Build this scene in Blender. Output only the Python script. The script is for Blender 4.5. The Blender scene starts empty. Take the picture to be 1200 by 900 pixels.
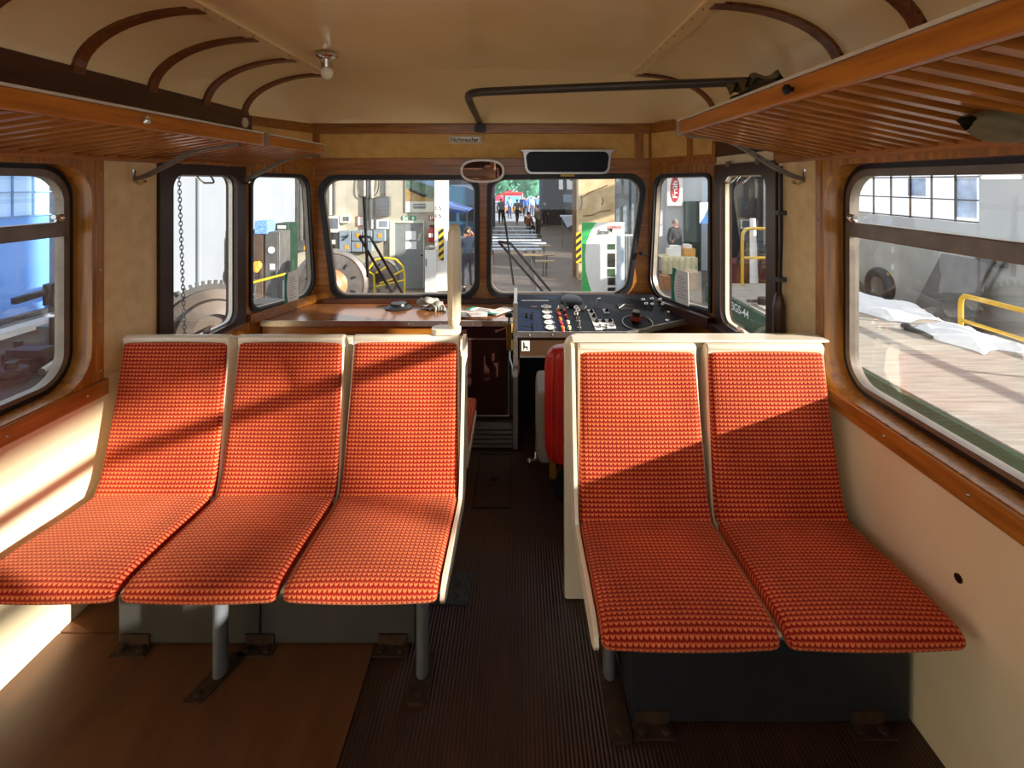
import bpy, bmesh, math, random
from mathutils import Vector, Matrix
from mathutils.geometry import tessellate_polygon
random.seed(7)
C = bpy.context.scene.collection
PI = math.pi
V = Vector
CAMZ, FPX, VX, VY = 1.65, 580.0, 609.0, 213.0

def P(px, py, d):
    return V(((px - VX) * d / FPX, d, CAMZ - (py - VY) * d / FPX))

# ------------------------------------------------------------------ materials
def lin(h):
    if isinstance(h, str):
        h = h.lstrip('#')
        c = [int(h[i:i + 2], 16) / 255 for i in (0, 2, 4)]
        return tuple((x / 12.92 if x <= .04045 else ((x + .055) / 1.055) ** 2.4) for x in c)
    return h
MATS = {}
def mat(name, col, rough=.5, metal=0, var=.12, scale=8, stretch=(1, 1, 1), bump=0, bscale=None, emit=0, spec=.5, coat=0, col2=None, detail=4):
    if name in MATS: return MATS[name]
    m = bpy.data.materials.new(name); m.use_nodes = True
    nt = m.node_tree; b = nt.nodes['Principled BSDF']
    c = lin(col)
    c2 = lin(col2) if col2 else tuple(max(0, x * (1 - 2 * var)) for x in c)
    tc = nt.nodes.new('ShaderNodeTexCoord'); mp = nt.nodes.new('ShaderNodeMapping')
    mp.inputs['Scale'].default_value = stretch
    nt.links.new(tc.outputs['Object'], mp.inputs['Vector'])
    n = nt.nodes.new('ShaderNodeTexNoise'); n.inputs['Scale'].default_value = scale; n.inputs['Detail'].default_value = detail
    nt.links.new(mp.outputs['Vector'], n.inputs['Vector'])
    r = nt.nodes.new('ShaderNodeValToRGB')
    r.color_ramp.elements[0].position = .3; r.color_ramp.elements[1].position = .7
    r.color_ramp.elements[0].color = (*c2, 1); r.color_ramp.elements[1].color = (*c, 1)
    nt.links.new(n.outputs['Fac'], r.inputs['Fac']); nt.links.new(r.outputs['Color'], b.inputs['Base Color'])
    b.inputs['Roughness'].default_value = rough; b.inputs['Metallic'].default_value = metal
    b.inputs['Specular IOR Level'].default_value = spec
    if coat:
        b.inputs['Coat Weight'].default_value = coat; b.inputs['Coat Roughness'].default_value = .12
    if emit:
        nt.links.new(r.outputs['Color'], b.inputs['Emission Color']); b.inputs['Emission Strength'].default_value = emit
    if bump:
        n2 = n
        if bscale:
            n2 = nt.nodes.new('ShaderNodeTexNoise'); n2.inputs['Scale'].default_value = bscale
            nt.links.new(mp.outputs['Vector'], n2.inputs['Vector'])
        bp = nt.nodes.new('ShaderNodeBump'); bp.inputs['Strength'].default_value = bump; bp.inputs['Distance'].default_value = .01
        nt.links.new(n2.outputs['Fac'], bp.inputs['Height']); nt.links.new(bp.outputs['Normal'], b.inputs['Normal'])
    MATS[name] = m
    return m

def wood(name, a, b_, axis, rough=.35, scale=6, coat=.3):
    st = [9, 9, 9]; st[axis] = .7
    return mat(name, a, rough, col2=b_, scale=scale, stretch=tuple(st), bump=.05, coat=coat, detail=6)

WY = wood('wood_along', '#b8742a', '#855018', 1)
WX = wood('wood_across', '#b27128', '#7d4a18', 0)
WZ = wood('wood_upright', '#b87a2c', '#7c4a17', 2)
WRACK = wood('rack_wood', '#c27622', '#9a5614', 1, .3)
WSLAT = wood('slat_wood', '#b06c24', '#834a14', 0, .4)
WDARK = wood('dark_wood', '#4f2510', '#2d140a', 1, .4)
WDARKZ = wood('dark_wood_upright', '#4c2414', '#2a130b', 2, .35)
LAMINATE = mat('brown_laminate', '#8f5b35', .2, col2='#7c4b29', coat=.4)
CREAM = mat('cream_wall_panel', '#eadcbc', .45, col2='#e0cda6', scale=3)
FABRIC = mat('tan_wallcovering', '#e8cc98', .7, col2='#d6b67e', scale=14, bump=.25, bscale=60)
FABRIC2 = mat('ochre_wallcovering', '#d9ac62', .7, col2='#c99a50', scale=14, bump=.2, bscale=60)
CEIL = mat('ceiling_enamel', '#ecd2a2', .22, col2='#e2c48e', scale=1.5, coat=.3)
SHELL = mat('cream_shell', '#f2e8d2', .3, col2='#e9dcc0', scale=3, coat=.3)
PAD = mat('cream_pad', '#e9dcbd', .35, col2='#dccba4', scale=5)
ALU = mat('aluminium', '#b9b4aa', .3, .9, scale=20, var=.08)
CHROME = mat('chrome', '#d8d8d4', .12, 1, var=.03)
STEEL = mat('grey_painted_steel', '#6d7276', .45, .2, scale=10, var=.15)
STEELD = mat('dark_grey_steel', '#4a4f55', .5, .2, scale=10, var=.2)
BOXG = mat('heater_grey', '#4a4944', .5, .1, scale=6, var=.15)
BOXD = mat('heater_dark', '#24282d', .5, .1, scale=6, var=.15)
RUST = mat('rusty_steel', '#4b3524', .7, .3, scale=30, var=.3)
BLACK = mat('black_rubber', '#141414', .45)
BLACKM = mat('black_metal', '#1d1c1b', .35, .4)
WINMET = mat('bronze_window_metal', '#85796c', .4, .5, scale=15, var=.15)
CABFR = mat('brown_window_frame', '#40261a', .35, .2, scale=12, var=.2)
DESK = mat('desk_top', '#191b20', .5, 0, spec=.25, col2='#121316', scale=5)
DESKB = mat('desk_top_blue', '#17233f', .5, 0, spec=.25, col2='#131d33', scale=5)
CABD = mat('dark_brown_door', '#3a1d14', .6, col2='#301710', spec=.2)
FASC = mat('desk_fascia', '#4a3320', .4)
REDV = mat('red_vinyl', '#c3241c', .35, col2='#ae1c16', coat=.1)
GREYV = mat('grey_vinyl', '#8c8474', .6)
WHITE = mat('white_paint', '#ece9e2', .5, var=.04)
PAPER = mat('paper', '#e8e8e2', .7, var=.03)
INK = mat('ink', '#141210', .6)
TEALP = mat('leaflet_green', '#1f8d6b', .6)
REDP = mat('red_plastic', '#b3211d', .3, coat=.2)
ORGP = mat('orange_plastic', '#d8842c', .3)
CREAMP = mat('cream_plastic', '#e6d9b4', .3)
BRASS = mat('brass', '#9d7a3c', .35, .8)
LEATHER = mat('brown_leather', '#7c6450', .6, scale=20)
KHAKI = mat('khaki_canvas', '#6e6244', .8, scale=25, bump=.3)
BROWNC = mat('brown_canvas', '#3a2a1a', .8, scale=25, bump=.3)
BULB = mat('bulb_glass', '#e9e0cc', .15, var=.02)
GLOVE = mat('glove_cloth', '#aaa69b', .9, scale=30, bump=.3, var=.25)
YEL = mat('yellow_paint', '#e3c01c', .4, var=.06)
YELW = mat('ochre_yellow_paint', '#d9a91d', .4, var=.08)
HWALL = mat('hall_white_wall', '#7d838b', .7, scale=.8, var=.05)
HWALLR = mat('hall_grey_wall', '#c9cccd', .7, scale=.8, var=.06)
HEND = mat('hall_old_plaster', '#b9b2a0', .8, scale=1.6, col2='#98917f', bump=.2)
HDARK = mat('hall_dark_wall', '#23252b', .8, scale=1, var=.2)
CONC = mat('concrete_block', '#b9b8b1', .8, scale=2, var=.12)
HFLOOR = mat('hall_floor_concrete', '#62554a', .6, scale=1.2, var=.15)
STONE = mat('sunlit_stone', '#d5bd92', .85, scale=2.2, col2='#ae9168', bump=.5)
SKYBLUE = mat('blue_frosted_glass', '#5f93e0', .3, emit=.45, scale=.8, var=.08)  # emission stands in for daylight behind the opaque pane
SKYPALE = mat('pale_frosted_glass', '#9cc3ee', .3, emit=.5, scale=2, var=.1)  # glow put into the pane colour in place of sky light
SKYWHITE = mat('bright_daylit_glass', '#e6eefa', .3, emit=.9, scale=.7, col2='#c4d8f0')
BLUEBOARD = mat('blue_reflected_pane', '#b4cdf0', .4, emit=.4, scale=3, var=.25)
IRON = mat('machine_iron', '#3d3a37', .5, .4, scale=6, var=.25)
IRONL = mat('turned_steel', '#8d8782', .3, .8, scale=6, var=.15)
COPPER = mat('bare_machined_dome', '#c08a64', .35, .4, scale=3, var=.15)
GREENP = mat('dark_green_paint', '#173424', .5, var=.15)
GREENW = mat('wagon_green', '#3b5a3d', .6, scale=5, var=.2)
PLANK = wood('grey_planks', '#aaa296', '#84796c', 0, .7, 3, 0)
CLOTHW = mat('white_cloth', '#e8e8e8', .9, var=.05, scale=12)
BLUEP = mat('blue_carton', '#2a63b5', .5, scale=25, col2='#8fb7de')
GREYC = mat('cabinet_grey', '#5b5a57', .5, scale=5, var=.2)
BROWNCB = mat('cabinet_brown', '#5a4638', .5, scale=5, var=.2)
METERBX = mat('meter_box', '#c9c6b4', .5, var=.06)
SWBOX = mat('switch_box', '#7f8c96', .45, var=.1)
SKIN = mat('skin', '#c48d70', .6, var=.05)
HAIRB = mat('brown_hair', '#2d2018', .7)
HAIRG = mat('grey_hair', '#8a847b', .7)
LEAF = mat('tree_leaves', '#5fa07c', .7, scale=1.2, col2='#2f6d55', emit=.15)
BARK = mat('bark', '#4a3a2c', .9)
BLUECOACH = mat('blue_coach', '#2b5470', .35, var=.1)
CANVB = mat('blue_canopy', '#2f56a0', .6)
ORANGEB = mat('orange_carton', '#df9a2a', .6)
BENCHW = mat('pale_bench', '#c9d4e2', .4, var=.05)
BENCHB = mat('tan_bench', '#9a7f5c', .5)
CARD = mat('cardboard', '#a5764c', .8)
LAMPT = mat('fluorescent_tube', '#f6f2e2', .3, emit=2.5, var=.01)
PINKR = mat('red_canopy', '#d6274a', .6, emit=.15)
TABLEC = mat('cream_tablecloth', '#cfc39a', .8)

def cloth_mats(h):
    return mat('cloth_' + h[1:], h, .85, var=.1, scale=20)

def fabric_red():
    m = bpy.data.materials.new('red_woven_moquette'); m.use_nodes = True
    nt = m.node_tree; b = nt.nodes['Principled BSDF']; L = nt.links.new
    def N(t, **k):
        n = nt.nodes.new(t)
        for a, v in k.items(): setattr(n, a, v)
        return n
    def M(op, a, b2=None, c=None):
        n = N('ShaderNodeMath', operation=op)
        for i, q in enumerate((a, b2, c)):
            if q is None: continue
            if isinstance(q, (int, float)): n.inputs[i].default_value = q
            else: L(q, n.inputs[i])
        return n.outputs[0]
    uv = N('ShaderNodeUVMap'); uv.uv_map = 'UVMap'
    s = N('ShaderNodeSeparateXYZ'); L(uv.outputs[0], s.inputs[0])
    p = .0145
    u = M('DIVIDE', s.outputs[0], p); v = M('DIVIDE', s.outputs[1], p)
    fu = M('FRACT', u); fv = M('FRACT', v)
    du = M('ABSOLUTE', M('SUBTRACT', fu, .5)); dv = M('SUBTRACT', fv, .5)
    # rounded V-shaped tuft: centre line bends down in the middle of a cell
    vv = M('ADD', dv, M('MULTIPLY', M('SUBTRACT', .25, du), .7))
    body = M('SUBTRACT', 1.0, M('ADD', M('POWER', M('MULTIPLY', du, 2.05), 4.0), M('POWER', M('MULTIPLY', M('ABSOLUTE', vv), 2.7), 2.0)))
    body = M('MAXIMUM', M('MINIMUM', body, 1.0), 0.0)
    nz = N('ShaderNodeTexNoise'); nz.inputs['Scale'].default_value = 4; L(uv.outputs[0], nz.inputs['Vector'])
    nf = N('ShaderNodeTexNoise'); nf.inputs['Scale'].default_value = 420; L(uv.outputs[0], nf.inputs['Vector'])
    fac = M('MULTIPLY', body, M('ADD', .62, M('MULTIPLY', nf.outputs[0], .7)))
    r = N('ShaderNodeValToRGB'); e = r.color_ramp.elements
    e[0].position = 0; e[0].color = (*lin('#93170c'), 1)
    e[1].position = 1; e[1].color = (*lin('#f08a54'), 1)
    k = r.color_ramp.elements.new(.28); k.color = (*lin('#cf4220'), 1)
    L(fac, r.inputs['Fac'])
    mx = N('ShaderNodeMix', data_type='RGBA', blend_type='MULTIPLY'); mx.inputs['Factor'].default_value = .75  # coarse dark noise: some wear, deepened to imitate soft shadow blotches
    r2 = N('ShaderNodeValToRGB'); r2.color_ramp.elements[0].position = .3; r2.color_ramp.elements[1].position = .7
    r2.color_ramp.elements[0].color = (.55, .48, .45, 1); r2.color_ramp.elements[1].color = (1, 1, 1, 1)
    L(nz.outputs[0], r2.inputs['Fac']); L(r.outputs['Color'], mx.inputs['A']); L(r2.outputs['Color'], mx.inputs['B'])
    L(mx.outputs['Result'], b.inputs['Base Color'])
    b.inputs['Roughness'].default_value = .85; b.inputs['Sheen Weight'].default_value = .25
    b.inputs['Sheen Tint'].default_value = (1, .55, .3, 1); b.inputs['Specular IOR Level'].default_value = .2
    bp = N('ShaderNodeBump'); bp.inputs['Strength'].default_value = .5; bp.inputs['Distance'].default_value = .003
    L(body, bp.inputs['Height']); L(bp.outputs['Normal'], b.inputs['Normal'])
    return m
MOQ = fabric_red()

def glass_mat(name, tint=(1, 1, 1), haze=.04, refl=2.0):
    m = bpy.data.materials.new(name); m.use_nodes = True
    nt = m.node_tree; nt.nodes.clear(); L = nt.links.new
    o = nt.nodes.new('ShaderNodeOutputMaterial')
    t = nt.nodes.new('ShaderNodeBsdfTransparent'); t.inputs[0].default_value = (*tint, 1)
    g = nt.nodes.new('ShaderNodeBsdfGlossy'); g.inputs['Roughness'].default_value = .015
    d = nt.nodes.new('ShaderNodeBsdfDiffuse'); d.inputs[0].default_value = (.8, .8, .78, 1)
    f = nt.nodes.new('ShaderNodeLayerWeight'); f.inputs[0].default_value = .5
    pw = nt.nodes.new('ShaderNodeMath'); pw.operation = 'POWER'; pw.inputs[1].default_value = 5
    mu = nt.nodes.new('ShaderNodeMath'); mu.operation = 'MULTIPLY_ADD'; mu.inputs[1].default_value = .9; mu.inputs[2].default_value = .045 * refl; mu.use_clamp = True
    tc = nt.nodes.new('ShaderNodeTexCoord'); nz = nt.nodes.new('ShaderNodeTexNoise'); nz.inputs['Scale'].default_value = 3; nz.inputs['Detail'].default_value = 8
    L(tc.outputs['Object'], nz.inputs['Vector'])
    mh = nt.nodes.new('ShaderNodeMath'); mh.operation = 'MULTIPLY'; mh.inputs[1].default_value = haze * 2
    L(nz.outputs[0], mh.inputs[0])
    m1 = nt.nodes.new('ShaderNodeMixShader'); m2 = nt.nodes.new('ShaderNodeMixShader')
    L(mh.outputs[0], m1.inputs[0]); L(t.outputs[0], m1.inputs[1]); L(d.outputs[0], m1.inputs[2])
    L(f.outputs['Facing'], pw.inputs[0]); L(pw.outputs[0], mu.inputs[0]); L(mu.outputs[0], m2.inputs[0]); L(m1.outputs[0], m2.inputs[1]); L(g.outputs[0], m2.inputs[2])
    L(m2.outputs[0], o.inputs[0])
    return m
GLASS = glass_mat('window_glass')
GLASSF = glass_mat('windscreen_glass', haze=.02, refl=1.5)
GLASSD = glass_mat('dusty_glass', haze=.09, refl=2.6)

def floor_mat(name, a, b_, ribs):
    m = mat(name, a, .38, col2=b_, scale=4, stretch=(3, .6, 1))
    if ribs:
        nt = m.node_tree
        tc = nt.nodes.new('ShaderNodeTexCoord'); w = nt.nodes.new('ShaderNodeTexWave'); w.bands_direction = 'X'
        w.inputs['Scale'].default_value = 314 / 20 * 1.6
        nt.links.new(tc.outputs['Object'], w.inputs['Vector'])
        bp = nt.nodes.new('ShaderNodeBump'); bp.inputs['Strength'].default_value = .55; bp.inputs['Distance'].default_value = .004
        nt.links.new(w.outputs['Fac'], bp.inputs['Height']); nt.links.new(bp.outputs['Normal'], nt.nodes['Principled BSDF'].inputs['Normal'])
    return m
FLOORR = floor_mat('ribbed_floor', '#43291b', '#33201a', True)
FLOORP = floor_mat('brown_lino', '#6b4326', '#54331d', False)

def stripe_mat():
    m = mat('hazard_stripes', '#e6bd18', .5)
    nt = m.node_tree; b = nt.nodes['Principled BSDF']
    tc = nt.nodes.new('ShaderNodeTexCoord'); mp = nt.nodes.new('ShaderNodeMapping'); mp.inputs['Rotation'].default_value = (0, .7, 0)
    w = nt.nodes.new('ShaderNodeTexWave'); w.bands_direction = 'Z'; w.inputs['Scale'].default_value = 2.1
    r = nt.nodes.new('ShaderNodeValToRGB'); r.color_ramp.interpolation = 'CONSTANT'
    r.color_ramp.elements[0].color = (.01, .01, .01, 1); r.color_ramp.elements[1].color = (*lin('#e6bd18'), 1); r.color_ramp.elements[1].position = .5
    for a, c in ((tc.outputs['Object'], mp.inputs[0]), (mp.outputs[0], w.inputs['Vector']), (w.outputs['Fac'], r.inputs['Fac']), (r.outputs[0], b.inputs['Base Color'])): nt.links.new(a, c)
    return m
HAZARD = stripe_mat()

# ------------------------------------------------------------------ mesh builder
class MB:
    def __init__(s): s.v = []; s.f = []; s.uv = None
    def add(s, vs, fs):
        k = len(s.v); s.v += [V(a) for a in vs]; s.f += [tuple(i + k for i in q) for q in fs]; return s
    def box(s, c, size, rot=None):
        x, y, z = (a / 2 for a in size); c = V(c)
        vs = [V((i, j, k)) for i in (-x, x) for j in (-y, y) for k in (-z, z)]
        if rot is not None: vs = [rot @ a for a in vs]
        return s.add([c + a for a in vs], [(0, 1, 3, 2), (4, 6, 7, 5), (0, 4, 5, 1), (2, 3, 7, 6), (0, 2, 6, 4), (1, 5, 7, 3)])
    def span(s, a, b):
        a, b = V(a), V(b); return s.box((a + b) / 2, [abs(q) for q in (b - a)])
    def bar(s, a, b, w, h, up=(0, 0, 1)):
        a, b = V(a), V(b); d = (b - a); l = d.length; d.normalize()
        sx = d.cross(V(up))
        if sx.length < 1e-4: sx = d.cross(V((1, 0, 0)))
        sx.normalize(); u = sx.cross(d)
        return s.box((a + b) / 2, (w, l, h), Matrix((sx, d, u)).transposed())
    def tube(s, pts, r, n=8, closed=False):
        pts = [V(p) for p in pts]; m = len(pts)
        rr = r if isinstance(r, (list, tuple)) else [r] * m
        k = len(s.v); prev = None
        for i, p in enumerate(pts):
            if closed: t = pts[(i + 1) % m] - pts[i - 1]
            else: t = pts[min(i + 1, m - 1)] - pts[max(i - 1, 0)]
            t.normalize()
            if prev is None:
                a = t.cross(V((0, 0, 1)))
                if a.length < 1e-3: a = t.cross(V((1, 0, 0)))
            else:
                a = prev - t * prev.dot(t)
            a.normalize(); prev = a; b = t.cross(a)
            for j in range(n):
                q = 2 * PI * j / n
                s.v.append(p + (a * math.cos(q) + b * math.sin(q)) * rr[i])
        for i in range(m if closed else m - 1):
            i2 = (i + 1) % m
            for j in range(n):
                s.f.append((k + i * n + j, k + i * n + (j + 1) % n, k + i2 * n + (j + 1) % n, k + i2 * n + j))
        if not closed:
            s.f.append(tuple(k + j for j in range(n))[::-1]); s.f.append(tuple(k + (m - 1) * n + j for j in range(n)))
        return s
    def cyl(s, a, b, r0, r1=None, n=16):
        return s.tube([a, b], [r0, r0 if r1 is None else r1], n)
    def lathe(s, prof, o, axis=(0, 0, 1), n=20):
        ax = V(axis).normalized(); a = ax.cross(V((0, 0, 1)))
        if a.length < 1e-3: a = V((1, 0, 0))
        a.normalize(); b = ax.cross(a); o = V(o); k = len(s.v); m = len(prof)
        for r, h in prof:
            for j in range(n):
                q = 2 * PI * j / n
                s.v.append(o + ax * h + (a * math.cos(q) + b * math.sin(q)) * max(r, 1e-4))
        for i in range(m - 1):
            for j in range(n):
                s.f.append((k + i * n + j, k + i * n + (j + 1) % n, k + (i + 1) * n + (j + 1) % n, k + (i + 1) * n + j))
        s.f.append(tuple(k + j for j in range(n))[::-1]); s.f.append(tuple(k + (m - 1) * n + j for j in range(n)))
        return s
    def ball(s, c, r, nu=12, nv=8):
        r = r if isinstance(r, (list, tuple)) else (r, r, r); c = V(c); k = len(s.v)
        for i in range(1, nv):
            th = PI * i / nv
            for j in range(nu):
                q = 2 * PI * j / nu
                s.v.append(c + V((r[0] * math.sin(th) * math.cos(q), r[1] * math.sin(th) * math.sin(q), r[2] * math.cos(th))))
        t = len(s.v); s.v += [c + V((0, 0, r[2])), c - V((0, 0, r[2]))]
        for j in range(nu):
            j2 = (j + 1) % nu
            s.f.append((t, k + j, k + j2)); s.f.append((t + 1, k + (nv - 2) * nu + j2, k + (nv - 2) * nu + j))
            for i in range(nv - 2): s.f.append((k + i * nu + j, k + (i + 1) * nu + j, k + (i + 1) * nu + j2, k + i * nu + j2))
        return s
    def plate(s, loops, fm, t0, t1):
        tri = tessellate_polygon([[V((a[0], a[1], 0)) for a in l] for l in loops])
        fl = [a for l in loops for a in l]; n = len(fl); k = len(s.v)
        s.v += [fm(a[0], a[1], t0) for a in fl] + [fm(a[0], a[1], t1) for a in fl]
        for t in tri:
            s.f.append((k + t[0], k + t[1], k + t[2])); s.f.append((k + n + t[0], k + n + t[2], k + n + t[1]))
        o = 0
        for l in loops:
            m = len(l)
            for i in range(m):
                a, b = o + i, o + (i + 1) % m
                s.f.append((k + a, k + b, k + n + b, k + n + a))
            o += m
        return s
    def sheet(s, loop, fm, t=0):
        k = len(s.v); s.v += [fm(a[0], a[1], t) for a in loop]; s.f.append(tuple(range(k, k + len(loop)))); return s
    def grid(s, fn, nu, nv):
        k = len(s.v)
        for i in range(nu + 1):
            for j in range(nv + 1): s.v.append(V(fn(i / nu, j / nv)))
        for i in range(nu):
            for j in range(nv):
                a = k + i * (nv + 1) + j; s.f.append((a, a + 1, a + nv + 2, a + nv + 1))
        return s
    def text(s, txt, w, h, fm, t=0):
        cu = bpy.data.curves.new('lettering', 'FONT'); cu.body = txt; cu.align_x = 'CENTER'; cu.offset = .018
        o = bpy.data.objects.new('lettering', cu); C.objects.link(o)
        dg = bpy.context.evaluated_depsgraph_get(); me = bpy.data.meshes.new_from_object(o.evaluated_get(dg))
        vs = [a.co.copy() for a in me.vertices]; fs = [tuple(p.vertices) for p in me.polygons]
        bpy.data.objects.remove(o); bpy.data.curves.remove(cu); bpy.data.meshes.remove(me)
        x0, x1 = min(a.x for a in vs), max(a.x for a in vs); y0, y1 = min(a.y for a in vs), max(a.y for a in vs)
        return s.add([fm((a.x - (x0 + x1) / 2) / (x1 - x0) * w, (a.y - (y0 + y1) / 2) / (y1 - y0) * h, t) for a in vs], fs)

def rquad(pts, r, n=7):
    """rounded polygon; r one radius or one per corner"""
    out = []; m = len(pts); pts = [V((p[0], p[1])) for p in pts]
    rs = r if isinstance(r, (list, tuple)) else [r] * m
    for i in range(m):
        p, a, b = pts[i], pts[i - 1], pts[(i + 1) % m]
        da, db = (a - p).normalized(), (b - p).normalized()
        ang = da.angle(db); L = rs[i] / math.tan(ang / 2); c = p + (da + db).normalized() * rs[i] / math.sin(ang / 2)
        s0, s1 = p + da * L - c, p + db * L - c
        a0 = math.atan2(s0.y, s0.x); a1 = math.atan2(s1.y, s1.x); d = (a1 - a0 + PI) % (2 * PI) - PI
        for k in range(n + 1):
            q = a0 + d * k / n; out.append((c.x + rs[i] * math.cos(q), c.y + rs[i] * math.sin(q)))
    return out
def rect(u0, v0, u1, v1): return [(u0, v0), (u1, v0), (u1, v1), (u0, v1)]
def rrect(u0, v0, u1, v1, r, n=7): return rquad(rect(u0, v0, u1, v1), r, n)
def FY(y0): return lambda u, v, t: V((u, y0 + t, v))
def LX(x0): return lambda u, v, t: V((x0 - t, u, v))
def RX(x0): return lambda u, v, t: V((x0 + t, u, v))
def FZ(z0): return lambda u, v, t: V((u, v, z0 + t))
def CP(A, B, sgn):
    A, B = V(A), V(B); d = (B - A).normalized(); n = V((d.y, -d.x)) * sgn
    return lambda u, v, t: V((A.x + d.x * u + n.x * t, A.y + d.y * u + n.y * t, v))
def crv(p, n=6):
    """Catmull-Rom through points of any dimension"""
    p = [V(a) for a in p]; out = []
    for i in range(len(p) - 1):
        a, b, c, d = p[max(i - 1, 0)], p[i], p[i + 1], p[min(i + 2, len(p) - 1)]
        for k in range(n):
            t = k / n
            out.append(.5 * ((2 * b) + (c - a) * t + (2 * a - 5 * b + 4 * c - d) * t * t + (3 * b - a - 3 * c + d) * t ** 3))
    out.append(p[-1]); return out

ROOT = {}
def wloc(o):
    while o.parent: o = o.parent
    return ROOT.get(o.name, V((0, 0, 0)))
def tag(o, label=None, cat=None, group=None, kind=None):
    for k, v in (('label', label), ('category', cat), ('group', group), ('kind', kind)):
        if v: o[k] = v
    return o
def obj(name, mb, m, parent=None, label=None, cat=None, group=None, kind=None, bevel=0, uvs=None, sharp=40):
    me = bpy.data.meshes.new(name)
    if parent is not None: off = wloc(parent)
    else:
        xs = [a.x for a in mb.v]; ys = [a.y for a in mb.v]
        off = V(((min(xs) + max(xs)) / 2, (min(ys) + max(ys)) / 2, min(a.z for a in mb.v)))
    me.from_pydata([a - off for a in mb.v], [], mb.f)
    if uvs is not None:
        l = me.uv_layers.new(name='UVMap')
        for lp in me.loops: l.data[lp.index].uv = uvs[lp.vertex_index]
    bm = bmesh.new(); bm.from_mesh(me); bmesh.ops.recalc_face_normals(bm, faces=bm.faces); bm.to_mesh(me); bm.free()
    me.materials.append(m)
    for p in me.polygons: p.use_smooth = True
    me.set_sharp_from_angle(angle=math.radians(sharp))
    o = bpy.data.objects.new(name, me); C.objects.link(o)
    if parent is not None: o.parent = parent
    else: o.location = off; ROOT[o.name] = off
    if bevel:
        b = o.modifiers.new('bevel', 'BEVEL'); b.width = bevel; b.segments = 2; b.limit_method = 'ANGLE'; b.angle_limit = math.radians(40)
    return tag(o, label, cat, group, kind)
def thing(name, label, cat, loc, group=None, kind=None):
    o = bpy.data.objects.new(name, None); C.objects.link(o); o.location = V(loc); o.empty_display_size = .1
    ROOT[o.name] = V(loc)
    return tag(o, label, cat, group, kind)
def struct(name, mb, m, label=None, parent=None, bevel=0):
    return obj(name, mb, m, parent, label, 'room structure' if label else None, None, 'structure' if parent is None else None, bevel)
def dup(o, loc, rz=0, label=None, group=None, scale=None, parent=None):
    r = o.copy(); C.objects.link(r)
    if parent is None:
        r.location = V(loc); r.rotation_euler.z = rz; ROOT[r.name] = V(loc)
        if scale: r.scale = scale
        if label: r['label'] = label
        if group: r['group'] = group
    else: r.parent = parent
    for ch in list(o.children): dup(ch, None, parent=r)
    return r

# ================================================================== CAR SHELL
XL, XR, XC = -1.68, 1.20, -.24
YB, YF = -1.6, 3.62
AL, BL, AR, BR = (XL, 3.02), (-1.50, YF), (XR, 3.02), (.95, YF)

# side walls with window openings (u = y, v = z)
WIN = (.40, .865, 1.93, 1.715)
WIN2 = (-1.45, .865, .08, 1.715)
CABW = (2.32, .80, 2.975, 1.735)
for side, fm in (('left', LX(XL)), ('right', RX(XR))):
    mb = MB().plate([rect(YB, 0, 3.02, 2.07), rrect(WIN[0] - .008, WIN[1] - .008, WIN[2] + .008, WIN[3] + .008, .135), rrect(WIN2[0] - .008, WIN2[1] - .008, WIN2[2] + .008, WIN2[3] + .008, .135), rect(*CABW)], fm, 0, .06)
    struct('wall_' + side, mb, CREAM, f'cream {side} side wall of the railcar below and between its windows')
    up = MB()
    for y0, y1 in ((1.985, 2.30), (.12, .355)):
        up.plate([rect(y0, .86, y1, 1.75)], fm, -.004, .001)
    struct('wall_panel_' + side, up, FABRIC, f'tan textured wallcovering on the {side} window pillars')

tn = [0]
def trim(mb, m, label, bevel=0):
    tn[0] += 1; return struct(f'trim_{tn[0]}', mb, m, label, bevel=bevel)
def screws(mb, pts, r=.006):
    for p in pts: mb.ball(p, r, 8, 5)
for side, fm in (('left', LX(XL)), ('right', RX(XR))):
    sx = -1 if side == 'left' else 1
    mb = MB().plate([rect(YB, .795, 2.0, .86)], fm, -.022, .002)
    trim(mb, WY, f'brown wooden sill board along the {side} wall under the window', .004)
    sc = MB(); screws(sc, [fm(y, .828, -.022) for y in (-.2, .35, .9, 1.3, 1.6, 1.9)])
    trim(sc, ALU, f'screw heads in the {side} sill board')
    mb = MB().plate([rect(YB, 1.735, 2.31, 1.80)], fm, -.018, .002)
    trim(mb, WY, f'wooden rail above the {side} window', .004)
    mb = MB().plate([rect(1.945, .86, 1.985, 1.74)], fm, -.016, .002)
    trim(mb, WZ, f'upright wooden batten between {side} window and tan pillar', .004)
    sc = MB(); screws(sc, [fm(1.965, z, -.016) for z in (.9, 1.1, 1.3, 1.5, 1.68)], .005)
    trim(sc, ALU, f'screw heads in the {side} upright batten')
    mb = MB().plate([rect(YB, 1.80, 3.02, 1.95)], fm, -.006, .002)
    trim(mb, WDARK, f'dark wood panel behind the {side} luggage rack')
    mb = MB().plate([rect(YB, 1.95, 3.02, 2.075)], fm, -.05, .05)
    trim(mb, WDARK, f'dark wooden cornice beam along the top of the {side} wall', .006)

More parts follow.
